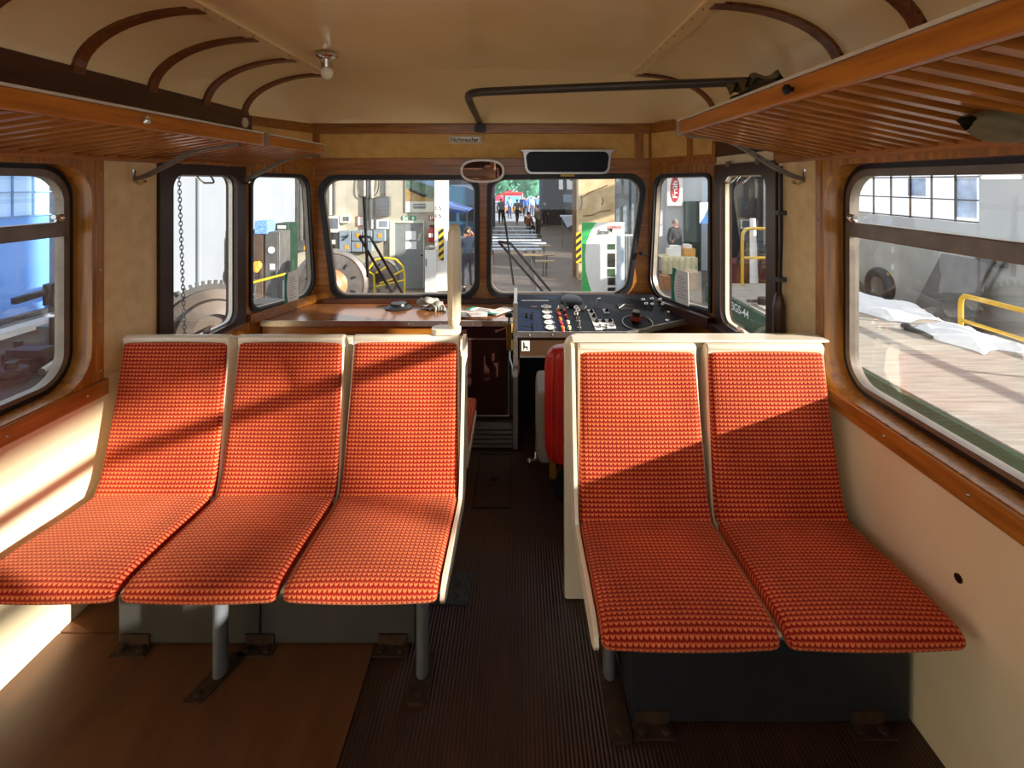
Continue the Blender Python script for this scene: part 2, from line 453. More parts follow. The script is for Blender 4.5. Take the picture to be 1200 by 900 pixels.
# big side windows
wn = [0]
def side_window(side, fm, W, lab):
    wn[0] += 1
    y0, z0, y1, z1 = W
    c = fm((y0 + y1) / 2, z0, 0)
    w = thing(f'window_{wn[0]}', lab, 'window', c, kind='structure')
    obj('surround', MB().plate([rquad(rect(y0 - .04, z0 - .02, y1 + .015, z1 + .03), .02, 2), rrect(y0, z0, y1, z1, .13)], fm, -.012, .085), WZ, w)
    g = .014
    obj('gasket', MB().plate([rrect(y0 - .01, z0 - .01, y1 + .01, z1 + .01, .14), rrect(y0 + .022, z0 + .022, y1 - .022, z1 - .022, .12)], fm, .062, .09), BLACK, w)
    fr = MB().plate([rrect(y0 + .018, z0 + .018, y1 - .018, z1 - .018, .12), rrect(y0 + .042, z0 + .035, y1 - .042, z1 - .045, .10)], fm, .058, .095)
    obj('frame', fr, WINMET, w, bevel=.003)
    zb = 1.47
    obj('transom', MB().plate([rect(y0 + .03, zb - .028, y1 - .03, zb + .028)], fm, .052, .095), WINMET, w, bevel=.004)
    obj('mullion', MB().plate([rect(1.16 + y0 - .40, zb + .02, 1.185 + y0 - .40, z1 - .03)], fm, .06, .09), BLACK, w)
    obj('lower_pane', MB().sheet(rrect(y0 + .035, z0 + .03, y1 - .035, zb - .02, .1), fm, .08), GLASSD, w)
    obj('upper_pane', MB().sheet(rrect(y0 + .035, zb + .02, y1 - .035, z1 - .04, .1), fm, .075), GLASS, w)
    la = MB().tube([fm(y1 - .07, zb + .028, .06), fm(y1 - .07, zb + .05, .045), fm(y1 - .11, zb + .05, .035)], .009, 8)
    la.ball(fm(y1 - .07, zb + .045, .045), .015)
    obj('latch', la, CHROME, w)
    return w
side_window('left', LX(XL), WIN, 'big left side window with hopper pane beside the three red seats')
side_window('right', RX(XR), WIN, 'big right side window with hopper pane beside the two red seats')
side_window('left', LX(XL), WIN2, 'rear left side window of the car')
side_window('right', RX(XR), WIN2, 'rear right side window of the car')

# cab side windows (drop windows in dark frames)
for side, fm in (('left', LX(XL)), ('right', RX(XR))):
    wn[0] += 1
    y0, z0, y1, z1 = CABW
    w = thing(f'window_{wn[0]}', f'narrow {side} cab drop window in dark brown frame', 'window', fm((y0 + y1) / 2, z0, 0), kind='structure')
    obj('frame', MB().plate([rect(y0 - .035, z0 - .03, y1 + .03, z1 + .015), rrect(y0 + .055, z0 + .03, y1 - .06, z1 - .05, .07)], fm, -.02, .05), CABFR, w)
    obj('glazing_bead', MB().plate([rrect(y0 + .05, z0 + .025, y1 - .055, z1 - .045, .07), rrect(y0 + .063, z0 + .038, y1 - .068, z1 - .058, .06)], fm, .008, .03), CREAMP if side == 'right' else ALU, w)
    obj('pane', MB().sheet(rrect(y0 + .055, z0 + .03, y1 - .06, z1 - .05, .07), fm, .02), GLASS, w)
    hz = z1 - .055
    hs = (2.55,) if side == 'left' else (2.55, 2.70)
    for hy in hs:
        obj('handle', MB().tube(crv([fm(hy, hz, -.012), fm(hy + .004, hz - .018, -.028), fm(hy + .02, hz - .035, -.04), fm(hy + .06, hz - .036, -.04), fm(hy + .1, hz - .035, -.04), fm(hy + .116, hz - .018, -.028), fm(hy + .12, hz, -.012)], 4), .005, 8), CHROME, w)
    st = MB()
    pts = crv([fm(2.62, .84, -.01), fm(2.60, .88, -.04), fm(2.53, .87, -.075), fm(2.50, .80, -.06), fm(2.5, .76, -.03)], 5)
    for a, b in zip(pts, pts[1:]): st.bar(a, b, .004, .03, (0, 1, .2))
    obj('pull_strap', st, LEATHER, w)
    hg = MB()
    for y in (2.45, 2.8): hg.plate([rect(y - .02, z1 + .0, y + .02, z1 + .03)], fm, -.026, -.015)
    obj('hinge', hg, WINMET, w)

# front wall with windscreens
def fpx(px, py, d=YF): p = P(px, py, d); return (p.x, p.z)
WSL = rquad([fpx(391, 349), fpx(560, 349), fpx(560, 207), fpx(373, 207)], [.10, .12, .10, .12])
WSR = rquad([fpx(572, 347), fpx(737, 347), fpx(757, 205), fpx(573, 207)], [.10, .13, .12, .10])
f = FY(YF)
struct('wall_front', MB().plate([rect(BL[0], 0, BR[0], 2.14), WSL, WSR], f, 0, .06), WX, 'varnished wooden front wall around the two windscreens')
cpl, cpr = CP(AL, BL, -1), CP(AR, BR, 1)
LL = (V(BL) - V(AL)).length; LR = (V(BR) - V(AR)).length
CWL = rquad([(.045, .845), (LL * .985, .825), (LL * .87, 1.69), (.045, 1.695)], [.07, .12, .10, .07])
CWR = rquad([(.045, .845), (LR * .985, .825), (LR * .88, 1.69), (.045, 1.695)], [.02, .13, .10, .05])
struct('wall_corner_left', MB().plate([rect(0, 0, LL, 2.12), CWL], cpl, 0, .05), WZ, 'angled wooden corner panel left of the windscreens')
struct('wall_corner_right', MB().plate([rect(0, 0, LR, 2.12), CWR], cpr, 0, .05), WZ, 'angled wooden corner panel right of the windscreens')

def inset(loop, k):
    cx = sum(p[0] for p in loop) / len(loop); cy = sum(p[1] for p in loop) / len(loop)
    w = max(p[0] for p in loop) - min(p[0] for p in loop); h = max(p[1] for p in loop) - min(p[1] for p in loop)
    return [(cx + (p[0] - cx) * (1 - 2 * k / w), cy + (p[1] - cy) * (1 - 2 * k / h)) for p in loop]
for loop, fm, lab, g, gm in ((WSL, f, 'left windscreen in black rubber seal', .020, BLACK), (WSR, f, 'right windscreen in black rubber seal before the driver', .020, BLACK),
                         (CWL, cpl, 'left corner window between cab window and windscreen', .008, BLACK), (CWR, cpr, 'right corner window between windscreen and cab window', .008, BLACK)):
    wn[0] += 1
    cx = sum(p[0] for p in loop) / len(loop); cz = min(p[1] for p in loop)
    w = thing(f'window_{wn[0]}', lab, 'window', fm(cx, cz, 0), kind='structure')
    obj('gasket', MB().plate([inset(loop, -.012), inset(loop, g)], fm, -.016, .045), gm, w, bevel=.005)
    obj('bead', MB().plate([inset(loop, g - .002), inset(loop, g + .008)], fm, .0, .03), WINMET, w)
    obj('pane', MB().sheet(inset(loop, g - .004), fm, .035), GLASSF, w)

# fabric fields and wood battens above the windscreens
zA, zB, zC = 1.82, 2.0, 2.075
fb = MB()
fb.plate([rect(-1.47, zA, .84, zB)], f, -.006, .002)
fb.plate([rect(.93 - .04, zA, .94, zB)], f, -.006, .002)
fb.plate([rect(.03, zA, LL - .03, zB)], cpl, -.006, .002)
fb.plate([rect(.03, zA, LR - .03, zB)], cpr, -.006, .002)
struct('wall_panel_front', fb, FABRIC2, 'ochre wallcovering field over the windscreens')
b = MB()
b.plate([rect(-1.5, 1.765, .95, zA)], f, -.018, .002); b.plate([rect(-1.5, zB, .95, zC)], f, -.022, .002)
b.plate([rect(0, 1.765, LL, zA)], cpl, -.012, .002); b.plate([rect(0, zB, LL, zC)], cpl, -.012, .002)
b.plate([rect(0, 1.765, LR, zA)], cpr, -.012, .002); b.plate([rect(0, zB, LR, zC)], cpr, -.012, .002)
trim(b, WX, 'horizontal wooden rails above the windscreens', .003)
b = MB()
b.plate([rect(.84, 1.80, .90, 2.02)], f, -.02, .002); b.plate([rect(-1.5, 1.80, -1.46, 2.02)], f, -.02, .002)
b.plate([rect(LR * .3, 1.80, LR * .3 + .05, 2.02)], cpr, -.014, .002)
trim(b, WZ, 'upright wooden battens above the windscreens', .003)
sc = MB()
screws(sc, [f(x, z, -.004) for x in (-.29, -.245) for z in [.85 + .08 * i for i in range(11)]], .004)
for i in range(9):
    q = i / 8; screws(sc, [f(-1.39 - .11 * q + .0, .85 + q * .85, -.003), f(.86 + .07 * q, .85 + q * .85, -.003)], .004)
trim(sc, WINMET, 'rows of small screws in the windscreen posts')
trim(MB().plate([rect(-1.42, .775, -.03, .80)], f, -.06, .0), WDARK, 'dark wooden ledge under the left windscreen')

# ceiling
def cprof(x):      # x offset from the centre line -> z
    a = abs(x)
    if a <= .94: return 2.29 + .035 * (1 - (a / .94) ** 2)
    return 2.05 + .24 * math.sqrt(max(0, 1 - ((a - .94) / .46) ** 2))
xs = []
for i in range(15): xs.append(1.40 - .46 + .46 * math.cos(i / 14 * PI / 2))
xs += [.94 * (1 - i / 8) for i in range(1, 9)]
xs = xs + [-a for a in xs[-2::-1]]
def ceilfn(u, v):
    x = xs[min(int(round(u * (len(xs) - 1))), len(xs) - 1)]
    return V((XC + x, YB + v * (2.955 - YB), cprof(x)))
struct('ceiling', MB().grid(ceilfn, len(xs) - 1, 12), CEIL, 'glossy cream arched railcar ceiling')
dome = [(0, 1, 1), (.10, .975, .93), (.30, .94, .66), (.50, .905, .34), (.565, .895, .16), (.585, .89, .08), (.60, .885, 0)]
def domefn(u, v):
    x = xs[min(int(round(u * (len(xs) - 1))), len(xs) - 1)]
    dy, sx, sz = dome[int(round(v * (len(dome) - 1)))]
    z = 2.07 + (cprof(x) - 2.07) * sz if cprof(x) > 2.07 else cprof(x) + (1 - sz) * (2.07 - cprof(x))
    return V((XC + x * sx, 2.955 + dy, z))
struct('ceiling_front', MB().grid(domefn, len(xs) - 1, len(dome) - 1), CEIL, 'cream coved ceiling front above the windscreens')
struct('ceiling_cover', MB().span((XL - .06, YB, 2.36), (XR + .06, YF + .06, 2.40)), STEELD, 'steel roof skin over the ceiling')
struct('ceiling_cover_edge', MB().span((XL - .06, YB, 2.06), (XL - .03, YF, 2.37)).span((XR + .03, YB, 2.06), (XR + .06, YF, 2.37)).span((XL - .06, YF, 2.1), (XR + .06, YF + .05, 2.37)), STEELD, 'steel roof edge over the side walls')

RIBW = wood('rib_wood', '#80481a', '#592c0d', 0, .4)
def rib(y, side, span=1.0):
    mb = MB(); pts = []
    for i in range(15):
        a = i / 14 * PI / 2 * span
        x = .94 + .455 * math.cos(a); z = 2.05 + .235 * math.sin(a)
        pts.append(V((XC + side * x, y, z)))
    for a, b_ in zip(pts, pts[1:]): mb.bar(a, b_ + (b_ - a) * .15, .05, .016, V((XC + side * .94, y, 2.05)) - a)
    return mb
NTH = ['foremost', 'second', 'third', 'fourth', 'fifth', 'sixth', 'seventh']
for k, y in enumerate((2.94, 2.58, 2.2, 1.83, 1.46, 1.09, .72)):
    trim(rib(y, -1), RIBW, f'curved wooden ceiling rib on the left, {NTH[k]} from the windscreens')
for k, y in enumerate((2.94, 1.78, 1.42, 1.05)):
    trim(rib(y, 1), RIBW, f'curved wooden ceiling rib on the right, {NTH[k]} from the windscreens')
st = MB(); sc = MB()
for s in (-1, 1):
    st.bar((XC + s * .93, YB, 2.288), (XC + s * .93, 2.94, 2.288), .07, .012)
    for i in range(22):
        y = .6 + i * .11
        screws(sc, [(XC + s * .91, y, 2.281)], .004)
trim(st, CEIL, 'cream cover strips along both sides of the ceiling centre')
trim(sc, WINMET, 'screws along the ceiling cover strips')

# floor
struct('wall_rear', MB().span((XL - .05, YB - .06, 0), (XR + .05, YB, 1.15)), CREAM, 'low rear wall of the car body')  # added behind the camera to cut fill light on the low seat fronts
struct('floor', MB().span((XL - .05, YB, -.05), (XR + .05, YF + .05, 0)), FLOORR, 'dark brown ribbed railcar floor')
struct('floor_panel', MB().span((XL + .005, .2, 0), (-.515, 1.80, .006)).span((XL + .005, 1.808, 0), (-1.43, 2.3, .006)), FLOORP, 'smooth brown lino floor panels before the left bench')
fh = MB().plate([rect(-.24, 2.50, -.045, 3.0), rect(-.232, 2.508, -.053, 2.992)], FZ(0), 0, .004)
fh.lathe([(.0, 0), (.022, 0), (.022, .004), (.016, .005), (.0, .005)], (-.14, 2.75, .0))
struct('floor_hatch', fh, BLACKM, 'thin metal outline of a floor hatch in the aisle')
cp = MB().span((-.40, 1.93, 0), (-.20, 2.08, .006))
for i in range(5):
    for j in range(4):
        cp.bar((-.38 + i * .04, 1.945 + j * .033, .0075), (-.365 + i * .04, 1.96 + j * .033 if (i + j) % 2 else 1.932 + j * .033, .0075), .005, .003)
obj('checker_plate', cp, STEELD, None, 'small dark checker plate on the aisle floor beside the left bench', 'floor plate')

# ================================================================== SEATS
SEAT_L = crv([(.03, .418), (.008, .425), (0, .446), (.014, .466), (.06, .475), (.2, .470), (.35, .459), (.455, .455)], 4)
BACK_L = crv([(.452, .452), (.478, .50), (.495, .56), (.53, .72), (.558, .88), (.574, .975), (.582, .994), (.602, 1.0)], 4)
US = [-1, -.99, -.972, -.94, -.88, -.75, -.5, -.25, 0, .25, .5, .75, .88, .94, .972, .99, 1]
def drop(u):
    a = abs(u)
    return .032 if a > .995 else .012 if a > .985 else .005 if a > .97 else .0015 if a > .93 else 0
def cushion(path, w0, w1, x0, y0, z0):
    mb = MB(); uv = []; L = 0; n = len(path); tot = sum((path[i + 1] - path[i]).length for i in range(n - 1))
    for i, p in enumerate(path):
        t = (path[min(i + 1, n - 1)] - path[max(i - 1, 0)]).normalized(); nr = V((-t.y, t.x))   # towards the sitter
        if i: L += (path[i] - path[i - 1]).length
        q = L / tot; w = w0 + (w1 - w0) * q
        e = 0
        if w0 != w1:
            e = .0 if q < .97 else .018 if i == n - 1 else .004
        for u in US:
            d = drop(u) + e + .006 * (u * u) - .004
            c = p - nr * d
            mb.v.append(V((x0 + u * w / 2, y0 + c.x, z0 + c.y))); uv.append((u * w / 2 + .5, L))
    m = len(US)
    for i in range(n - 1):
        for j in range(m - 1):
            a = i * m + j; mb.f.append((a, a + 1, a + m + 1, a + m))
    return mb, uv
def shell(w, x0, y0, z0):
    inner = [(.07, .424), (.12, .434), (.35, .424), (.455, .418), (.492, .44), (.515, .52), (.55, .70), (.578, .86), (.595, .975), (.585, 1.01), (.60, 1.022)]
    outer = [(.625, 1.018), (.652, .985), (.665, .86), (.655, .70), (.625, .52), (.585, .40), (.53, .365), (.45, .37), (.2, .385), (.10, .386), (.068, .402)]
    loop = inner + outer
    mb = MB(); n = len(loop)
    for s in (-1, 1):
        for (y, z) in loop:
            ww = w if z < .47 else w - (z - .47) / .55 * .030
            mb.v.append(V((x0 + s * ww / 2, y0 + y, z0 + z)))
    tri = tessellate_polygon([[V((a[0], a[1], 0)) for a in loop]])
    for t in tri: mb.f.append(t); mb.f.append((t[0] + n, t[2] + n, t[1] + n))
    for i in range(n): mb.f.append((i, (i + 1) % n, n + (i + 1) % n, n + i))
    return mb
SIDE = [(.012, .43), (.02, .452), (.06, .466), (.20, .458), (.35, .447), (.448, .444), (.474, .50), (.491, .56), (.526, .72), (.554, .88), (.572, .975), (.58, 1.012), (.60, 1.022),
        (.625, 1.018), (.652, .985), (.665, .86), (.655, .70), (.625, .52), (.585, .40), (.53, .365), (.45, .37), (.2, .385), (.06, .395), (.02, .415)]
def bench(name, label, xs_, pitch, y0, z0, legs, group=None, aisle=1, leg_y=.225, fwd=.10):
    root = thing(name, label, 'seat bench', ((xs_[0] + xs_[-1]) / 2, y0 + .3, 0), group)
    for x in xs_:
        sh = obj('seat_shell', shell(pitch - .008, x, y0, z0), SHELL, root, bevel=.007)
        for nm, path, w0, w1 in (('seat_cushion', SEAT_L, pitch - .016, pitch - .016), ('back_cushion', BACK_L, pitch - .016, pitch - .052)):
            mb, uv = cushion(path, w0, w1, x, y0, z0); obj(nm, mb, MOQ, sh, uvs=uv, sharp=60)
    xe = (xs_[-1] if aisle > 0 else xs_[0]) + aisle * (pitch / 2 - .003)
    obj('side_trim', MB().plate([[(y0 + a, z0 + c) for a, c in SIDE]], RX(xe), 0, aisle * .013), SHELL, root, bevel=.004)
    fr = MB()
    for yy in (.14, .46): fr.span((xs_[0] - pitch / 2 + .03, y0 + yy - .015, z0 + .345), (xs_[-1] + pitch / 2 - .03, y0 + yy + .015, z0 + .378))
    obj('seat_frame', fr, STEEL, root)
    for x, lean in legs:
        lg = MB(); n = 12; yb = y0 + leg_y
        ring = [(.021 * math.cos(q * 2 * PI / n), .028 * math.sin(q * 2 * PI / n)) for q in range(n)]
        lg.plate([ring], lambda u, v, t, x=x: V((x + u, yb + v, t)), .008, z0 + .36)
        l = obj('leg', lg, STEEL, root, sharp=60)
        ft = MB().plate([rquad(rect(x - .032, yb - fwd, x + .032, yb + .07), .012, 3)], lambda u, v, t: V((u + (v - yb) * lean, v, t)), 0, .012)
        ft.lathe([(.011, .012), (.011, .02), (.0, .022)], (x - .08 * lean, yb - fwd + .025, 0)).lathe([(.011, .012), (.011, .02), (.0, .022)], (x + .045 * lean, yb + .045, 0))
        obj('foot_plate', ft, RUST, l)
    return root
LBX = (-1.405, -.935, -.465)
bl = bench('three_seat_bench', 'sunlit row of three red woven seats with cream shells on the left, facing the camera', LBX, .47, 1.43, 0, ((-1.0, .35), (-.325, .0)), 'rows of three red seats')
b2 = dup(bl, (ROOT[bl.name].x, 1.43 + .67 * 2 + .005 - .3, 0), PI, 'forward-facing row of red seats with cream shells, back to back behind the sunlit left row', 'rows of three red seats', (1, 1, .955))
RBX = (.442, .922)
br = bench('two_seat_bench', 'pair of red woven seats with cream shells on the right beside the window', RBX, .48, 1.265, .018, ((.298, -.02),), None, -1, .385, .20)

# heater boxes under the benches
def heater(x0, x1, y0, y1, z1, m, label, seam, feet):
    t = thing('heater_box', label, 'heater', ((x0 + x1) / 2, (y0 + y1) / 2, .006))
    bd = MB()
    e = [x0] + seam + [x1]
    for a, b_ in zip(e, e[1:]): bd.span((a + .002, y0, .012), (b_ - .002, y1, z1))
    obj('casing', bd, m, t, bevel=.004)
    for x in feet:
        a = MB().span((x - .06, y0 - .045, .006), (x + .06, y0, .012)).span((x - .05, y0 - .007, .006), (x + .05, y0 + .0, .05))
        a.lathe([(.012, .012), (.012, .021), (0, .023)], (x - .035, y0 - .025, 0)).lathe([(.012, .012), (.012, .021), (0, .023)], (x + .035, y0 - .025, 0))
        obj('mounting_foot', a, RUST, t)
    return t
heater(-1.425, -.37, 1.755, 2.02, .335, BOXG, 'grey steel heater box under the left row of three seats', [-.92], (-1.36, -.92, -.45))
heater(.335, 1.185, 1.50, 1.80, .355, BOXD, 'dark steel heater box under the right pair of seats', [], (.40, 1.05))

# partition behind the right bench
t = thing('seat_partition', 'tall cream partition panel standing behind the right pair of seats', 'partition', (.69, 1.97, 0))
obj('panel', MB().plate([rquad(rect(.178, .004, 1.185, 1.040), [.01, .01, .01, .05])], FY(1.953), 0, .04), SHELL, t, bevel=.008)
obj('top_cap', MB().span((.20, 1.885, 1.036), (1.18, 1.957, 1.046)).span((.20, 1.93, 1.0), (1.18, 1.957, 1.04)), SHELL, t, bevel=.004)

# padded upright on the left bench
t = thing('padded_grip', 'upright cream padded grip fixed on the aisle corner of the left row', 'grab handle', (-.272, 2.06, 1.022))
pd = MB(); prof = [(.0, 1.04), (.6, 1.045), (.92, 1.065), (1, 1.10), (1, 1.40), (.95, 1.44), (.8, 1.46), (.5, 1.474), (0, 1.478)]
for r, z in prof:
    for j in range(16):
        q = 2 * PI * j / 16
        pd.v.append(V((-.272 + .026 * max(r, .01) * math.copysign(abs(math.cos(q)) ** .7, math.cos(q)), 2.06 + .05 * max(r, .01) * math.copysign(abs(math.sin(q)) ** .7, math.sin(q)), z)))
for i in range(len(prof) - 1):
    for j in range(16): pd.f.append((i * 16 + j, i * 16 + (j + 1) % 16, (i + 1) * 16 + (j + 1) % 16, (i + 1) * 16 + j))
obj('pad', pd, PAD, t, sharp=70)
obj('seam', MB().tube([(-.272, 2.008, 1.09), (-.272, 2.0085, 1.25), (-.272, 2.0085, 1.41), (-.272, 2.014, 1.455)], .003, 6), SHELL, t)
ft = MB(); ft.plate([rrect(-.365, 2.02, -.245, 2.10, .03)], FZ(1.022), 0, .022); obj('foot', ft, SHELL, t, bevel=.006)

# ================================================================== RACKS
def rack(side, label, ye, zf, zb, xw, dx):
    s = 1 if side == 'left' else -1        # direction from wall into the car
    xf = xw + s * dx
    t = thing('luggage_rack', label, 'luggage rack', (xw + s * dx / 2, .9, zb))
    y0 = YB + .05
    fbd = MB().plate([rect(-.012, zf, .012, zf + .052)], lambda u, v, q: V((xf + u, q, v)), y0, ye)
    obj('front_board', fbd, WRACK, t, bevel=.004)
    obj('metal_strip', MB().plate([rect(-.015, zf + .052, .015, zf + .060)], lambda u, v, q: V((xf + u, q, v)), y0, ye + .003), mat('bright_strip', '#dcd5c6', .25, .2), t)
    obj('end_cap', MB().span((xf - .016, ye, zf - .004), (xf + .016, ye + .012, zf + .06)), ALU, t)
    sl = MB(); y = ye - .03
    while y > y0 + .05:
        sl.bar((xf - s * .012, y, zf + .012), (xw + s * .03, y, zb + .012), .024, .028, (0, 0, 1)); y -= .0665
    obj('slats', sl, WSLAT, t)
    obj('rear_rail', MB().span((xw + s * .004, y0, zb - .012), (xw + s * .034, ye, zb + .03)), WY, t, bevel=.003)
    bys = (2.15, 3.0) if side == 'left' else (2.12, .62)
    for by in bys:
        by = min(by, ye - .012)
        p = crv([(xf - s * .02, by, zf - .006), (xf - s * .2, by, zf - .030), (xw + s * .14, by, zb - .035), (xw + s * .06, by, zb - .075), (xw + s * .012, by, zb - .09)], 5)
        br_ = MB()
        for a, b_ in zip(p, p[1:]): br_.bar(a, b_ + (b_ - a) * .1, .026, .016, (0, 0, 1))
        bk = obj('bracket', br_, WINMET, t)
        hk = MB().tube([(xw + s * .004, by, zb - .05), (xw + s * .004, by, zb - .10), (xw + s * .03, by - .0, zb - .112), (xw + s * .055, by, zb - .10)], .007, 8)
        obj('coat_hook', hk, CHROME, bk)
    ky = 1.55 if side == 'left' else 1.21
    obj('knob', MB().lathe([(.006, 0), (.006, .008), (.013, .012), (.013, .02), (.005, .025)], (xf + s * .012, ky, zf + .026), (s, 0, 0), 12), CHROME if side == 'left' else BLACKM, t)
    if side == 'left':
        obj('clip', MB().span((xf + s * .010, 2.28, zf - .004), (xf + s * .017, 2.335, zf + .062)), ALU, t)
    return t
rack('left', 'slatted wooden luggage rack on the left wall with silver edge strip', 3.0, 1.818, 1.752, XL, .485)
rack('right', 'slatted wooden luggage rack on the right wall with dark bag on top', 2.09, 1.850, 1.752, XR, .52)

# bag and cap on the right rack
bg = MB()
def bagfn(u, v):
    a = u * 2 * PI; r = .075 + .02 * math.sin(3 * a + v * 7) + .012 * math.sin(v * 21)
    r *= math.sin(min(max(v, .02), .98) * PI) ** .35
    return V((.86 + .075 * math.cos(a) * r / .075 + .03 * v, 1.60 + v * .38, 1.95 + math.sin(a) * r * .72))
bg.grid(bagfn, 18, 14)
t = thing('canvas_bag', 'crumpled dark canvas bag lying on top of the right luggage rack', 'bag', (.86, 1.75, 1.87))
obj('bag_body', bg, BROWNC, t, sharp=80)
fl = MB()
fl.grid(lambda u, v: V((.80 + .14 * u, 1.70 + .22 * v + .02 * math.sin(u * 9), 2.012 + .022 * math.sin(v * 14) + .014 * math.sin(u * 11) - .03 * abs(u - .5))), 12, 14)
obj('flap', fl, KHAKI, t, sharp=80)
cb = MB()
def capfn(u, v):
    a = u * 2 * PI; r = .058 * math.sin(min(max(v, .02), .98) * PI) ** .3 * (1 + .22 * math.sin(3 * a + 2.5 * v) + .08 * math.sin(7 * a - 4 * v))
    return V((.93 + v * .17, 1.03 + math.cos(a) * r * .8, 1.775 + math.sin(a) * r * .55 - .02 * v))
cb.grid(capfn, 30, 14)
obj('khaki_cloth', cb, KHAKI, None, 'folded khaki cloth bundle tucked under the slats of the right rack', 'cloth', sharp=80)

# ================================================================== CAB FURNITURE
t = thing('front_console', 'brown laminate console under the left windscreen with wooden front', 'console', (-.85, 3.35, 0))
CT = [(-1.655, 3.12), (-.035, 3.12), (-.035, 3.595), (-1.475, 3.595), (-1.64, 3.05 + .07)]
obj('worktop', MB().plate([[(-1.63, 3.12), (-.035, 3.12), (-.035, 3.555), (-1.50, 3.555)]], FZ(.745), 0, .028), LAMINATE, t, bevel=.003)
ed = MB().span((-1.63, 3.108, .742), (-.035, 3.121, .776)); screws(ed, [(-1.5 + i * .2, 3.107, .758) for i in range(8)], .004)
obj('edge_strip', ed, ALU, t)
obj('front_panel', MB().span((-1.63, 3.135, .02), (-.40, 3.15, .745)), WX, t)
obj('cabinet_carcass', MB().span((-.40, 3.145, .02), (-.035, 3.53, .745)), CABD, t)
dr = obj('door', MB().plate([rect(-.355, .17, -.07, .655)], FY(3.134), 0, .012), CABD, t)
obj('door_edge', MB().plate([rect(-.358, .167, -.067, .658), rect(-.352, .173, -.073, .652)], FY(3.130), 0, .012), ALU, dr)
obj('keyhole', MB().lathe([(.008, 0), (.008, .006), (0, .006)], (-.335, 3.13, .42), (0, -1, 0), 10), BRASS, dr)
stp = MB()
for i in range(5): stp.span((-.36, 3.05 + .0, .012 + i * .028), (-.045, 3.13, .032 + i * .028))
obj('vent_grille', stp, ALU, t)
def joinlabel(): pass

# control desk
DZ = lambda y: .72 + .267 * (y - 3.05)
DN = V((0, -.267, 1)).normalized()
def desk(px, py):
    k = (py - VY) / FPX
    y = (CAMZ - .72 + .267 * 3.05) / (k + .267)
    return V(((px - VX) * y / FPX, y, DZ(y)))
dk = thing('control_desk', "driver's sloping black control desk with gauges, buttons and metal edge", 'control desk', (.5, 3.3, 0))
fmD = lambda u, v, t_: V((u, v, DZ(v))) + DN * t_
DP = [(-.02, 3.05), (.66, 3.05), (1.085, 3.20), (1.02, 3.37), (.945, 3.53), (-.02, 3.53)]
obj('desk_top', MB().plate([DP], fmD, -.02, 0), DESK, dk)
obj('blue_field', MB().plate([[(-.012, 3.065), (.30, 3.065), (.30, 3.5), (-.012, 3.5)]], fmD, 0, .002), DESKB, dk)
ed = MB()
for a, b_ in zip(DP[:2] + [DP[2]], DP[1:3]):
    ed.bar(fmD(*a, -.010) + V((0, -.006, 0)), fmD(*b_, -.010) + V((0, -.006, 0)), .012, .034)
screws(ed, [fmD(x, 3.05, -.012) + V((0, -.013, 0)) for x in (.06, .2, .36, .52, .64)], .005)
obj('edge_strip', ed, ALU, dk)
obj('fascia', MB().span((.0, 3.075, .565), (1.09, 3.09, .70)), FASC, dk)
obj('fascia_edge', MB().span((.0, 3.068, .56), (1.09, 3.092, .568)), ALU, dk)
obj('footwell_back', MB().span((.0, 3.50, .01), (.93, 3.515, .72)), BLACKM, dk)
obj('side_cheek', MB().span((-.018, 3.09, .01), (-.002, 3.5, .715)), CABD, dk)
ps = MB().bar((-.026, 3.045, .01), (-.026, 3.045, .905), .028, .02, (0, 1, 0))
screws(ps, [(-.026, 3.033, .1 + i * .1) for i in range(8)], .004)
ps.bar((-.026, 3.045, .89), (-.026, 3.30, .93), .02, .03)
obj('edge_post', ps, ALU, dk)
stk = obj('seat_sticker', MB().span((.012, 3.0725, .60), (.062, 3.0755, .662)), PAPER, dk)
ic = MB().plate([[(.022, .655), (.028, .655), (.033, .628), (.05, .628), (.05, .606), (.046, .606), (.046, .618), (.028, .618), (.028, .606), (.024, .606)]], FY(3.0715), 0, .001)
obj('seat_pictogram', ic, INK, stk)
def disc(px, py, r, m, h=.008, name='gauge', needle=True):
    c = desk(px, py)
    g = obj(name, MB().lathe([(0, 0), (r, 0), (r, h), (r * .86, h + .003), (r * .82, h - .001), (0, h - .001)], c, DN, 24), m, dk)
    if needle:
        obj('dial_face', MB().lathe([(0, 0), (r * .8, 0), (r * .8, .001), (0, .001)], c + DN * (h - .0005), DN, 24), PAPER if needle == 'w' else BLACK, g)
        ndl = MB().bar(c + DN * (h + .0015), c + DN * (h + .0015) + V((-r * .5, r * .4, r * .4 * .267)), .003, .001, DN); obj('needle', ndl, INK if needle == 'w' else PAPER, g)
    return g
for px, py in ((640, 360.5), (641, 366.5), (642, 372.5), (643.5, 379), (645, 385)): disc(px, py, .034, CHROME, needle='w')
disc(660, 360.5, .036, CHROME); disc(681, 360.5, .036, CHROME)
def btn(px, py, m, r=.0115, h=.02):
    c = desk(px, py); b0 = obj('push_button', MB().lathe([(0, 0), (r, 0), (r, h * .8), (r * .8, h), (0, h)], c, DN, 12), m, dk)
    return b0
for i, (px, py) in enumerate(((653.5, 364.5), (655, 370), (656.5, 375.5), (658, 381), (659.5, 386))): btn(px, py, REDP if i % 2 else ORGP); btn(px + .4, py + 2.5, REDP, .010, .012)
for i, (px, py) in enumerate(((661.5, 366), (663, 372), (665.5, 379), (667, 385.5))): btn(px, py, CREAMP if i > 1 else REDP); 
for px, py in ((675, 368), (677, 371), (675, 375)):
    c = desk(px, py); obj('lever_knob', MB().cyl(c, c + DN * .035, .007, n=10).ball(c + DN * .045, .017), CHROME, dk)
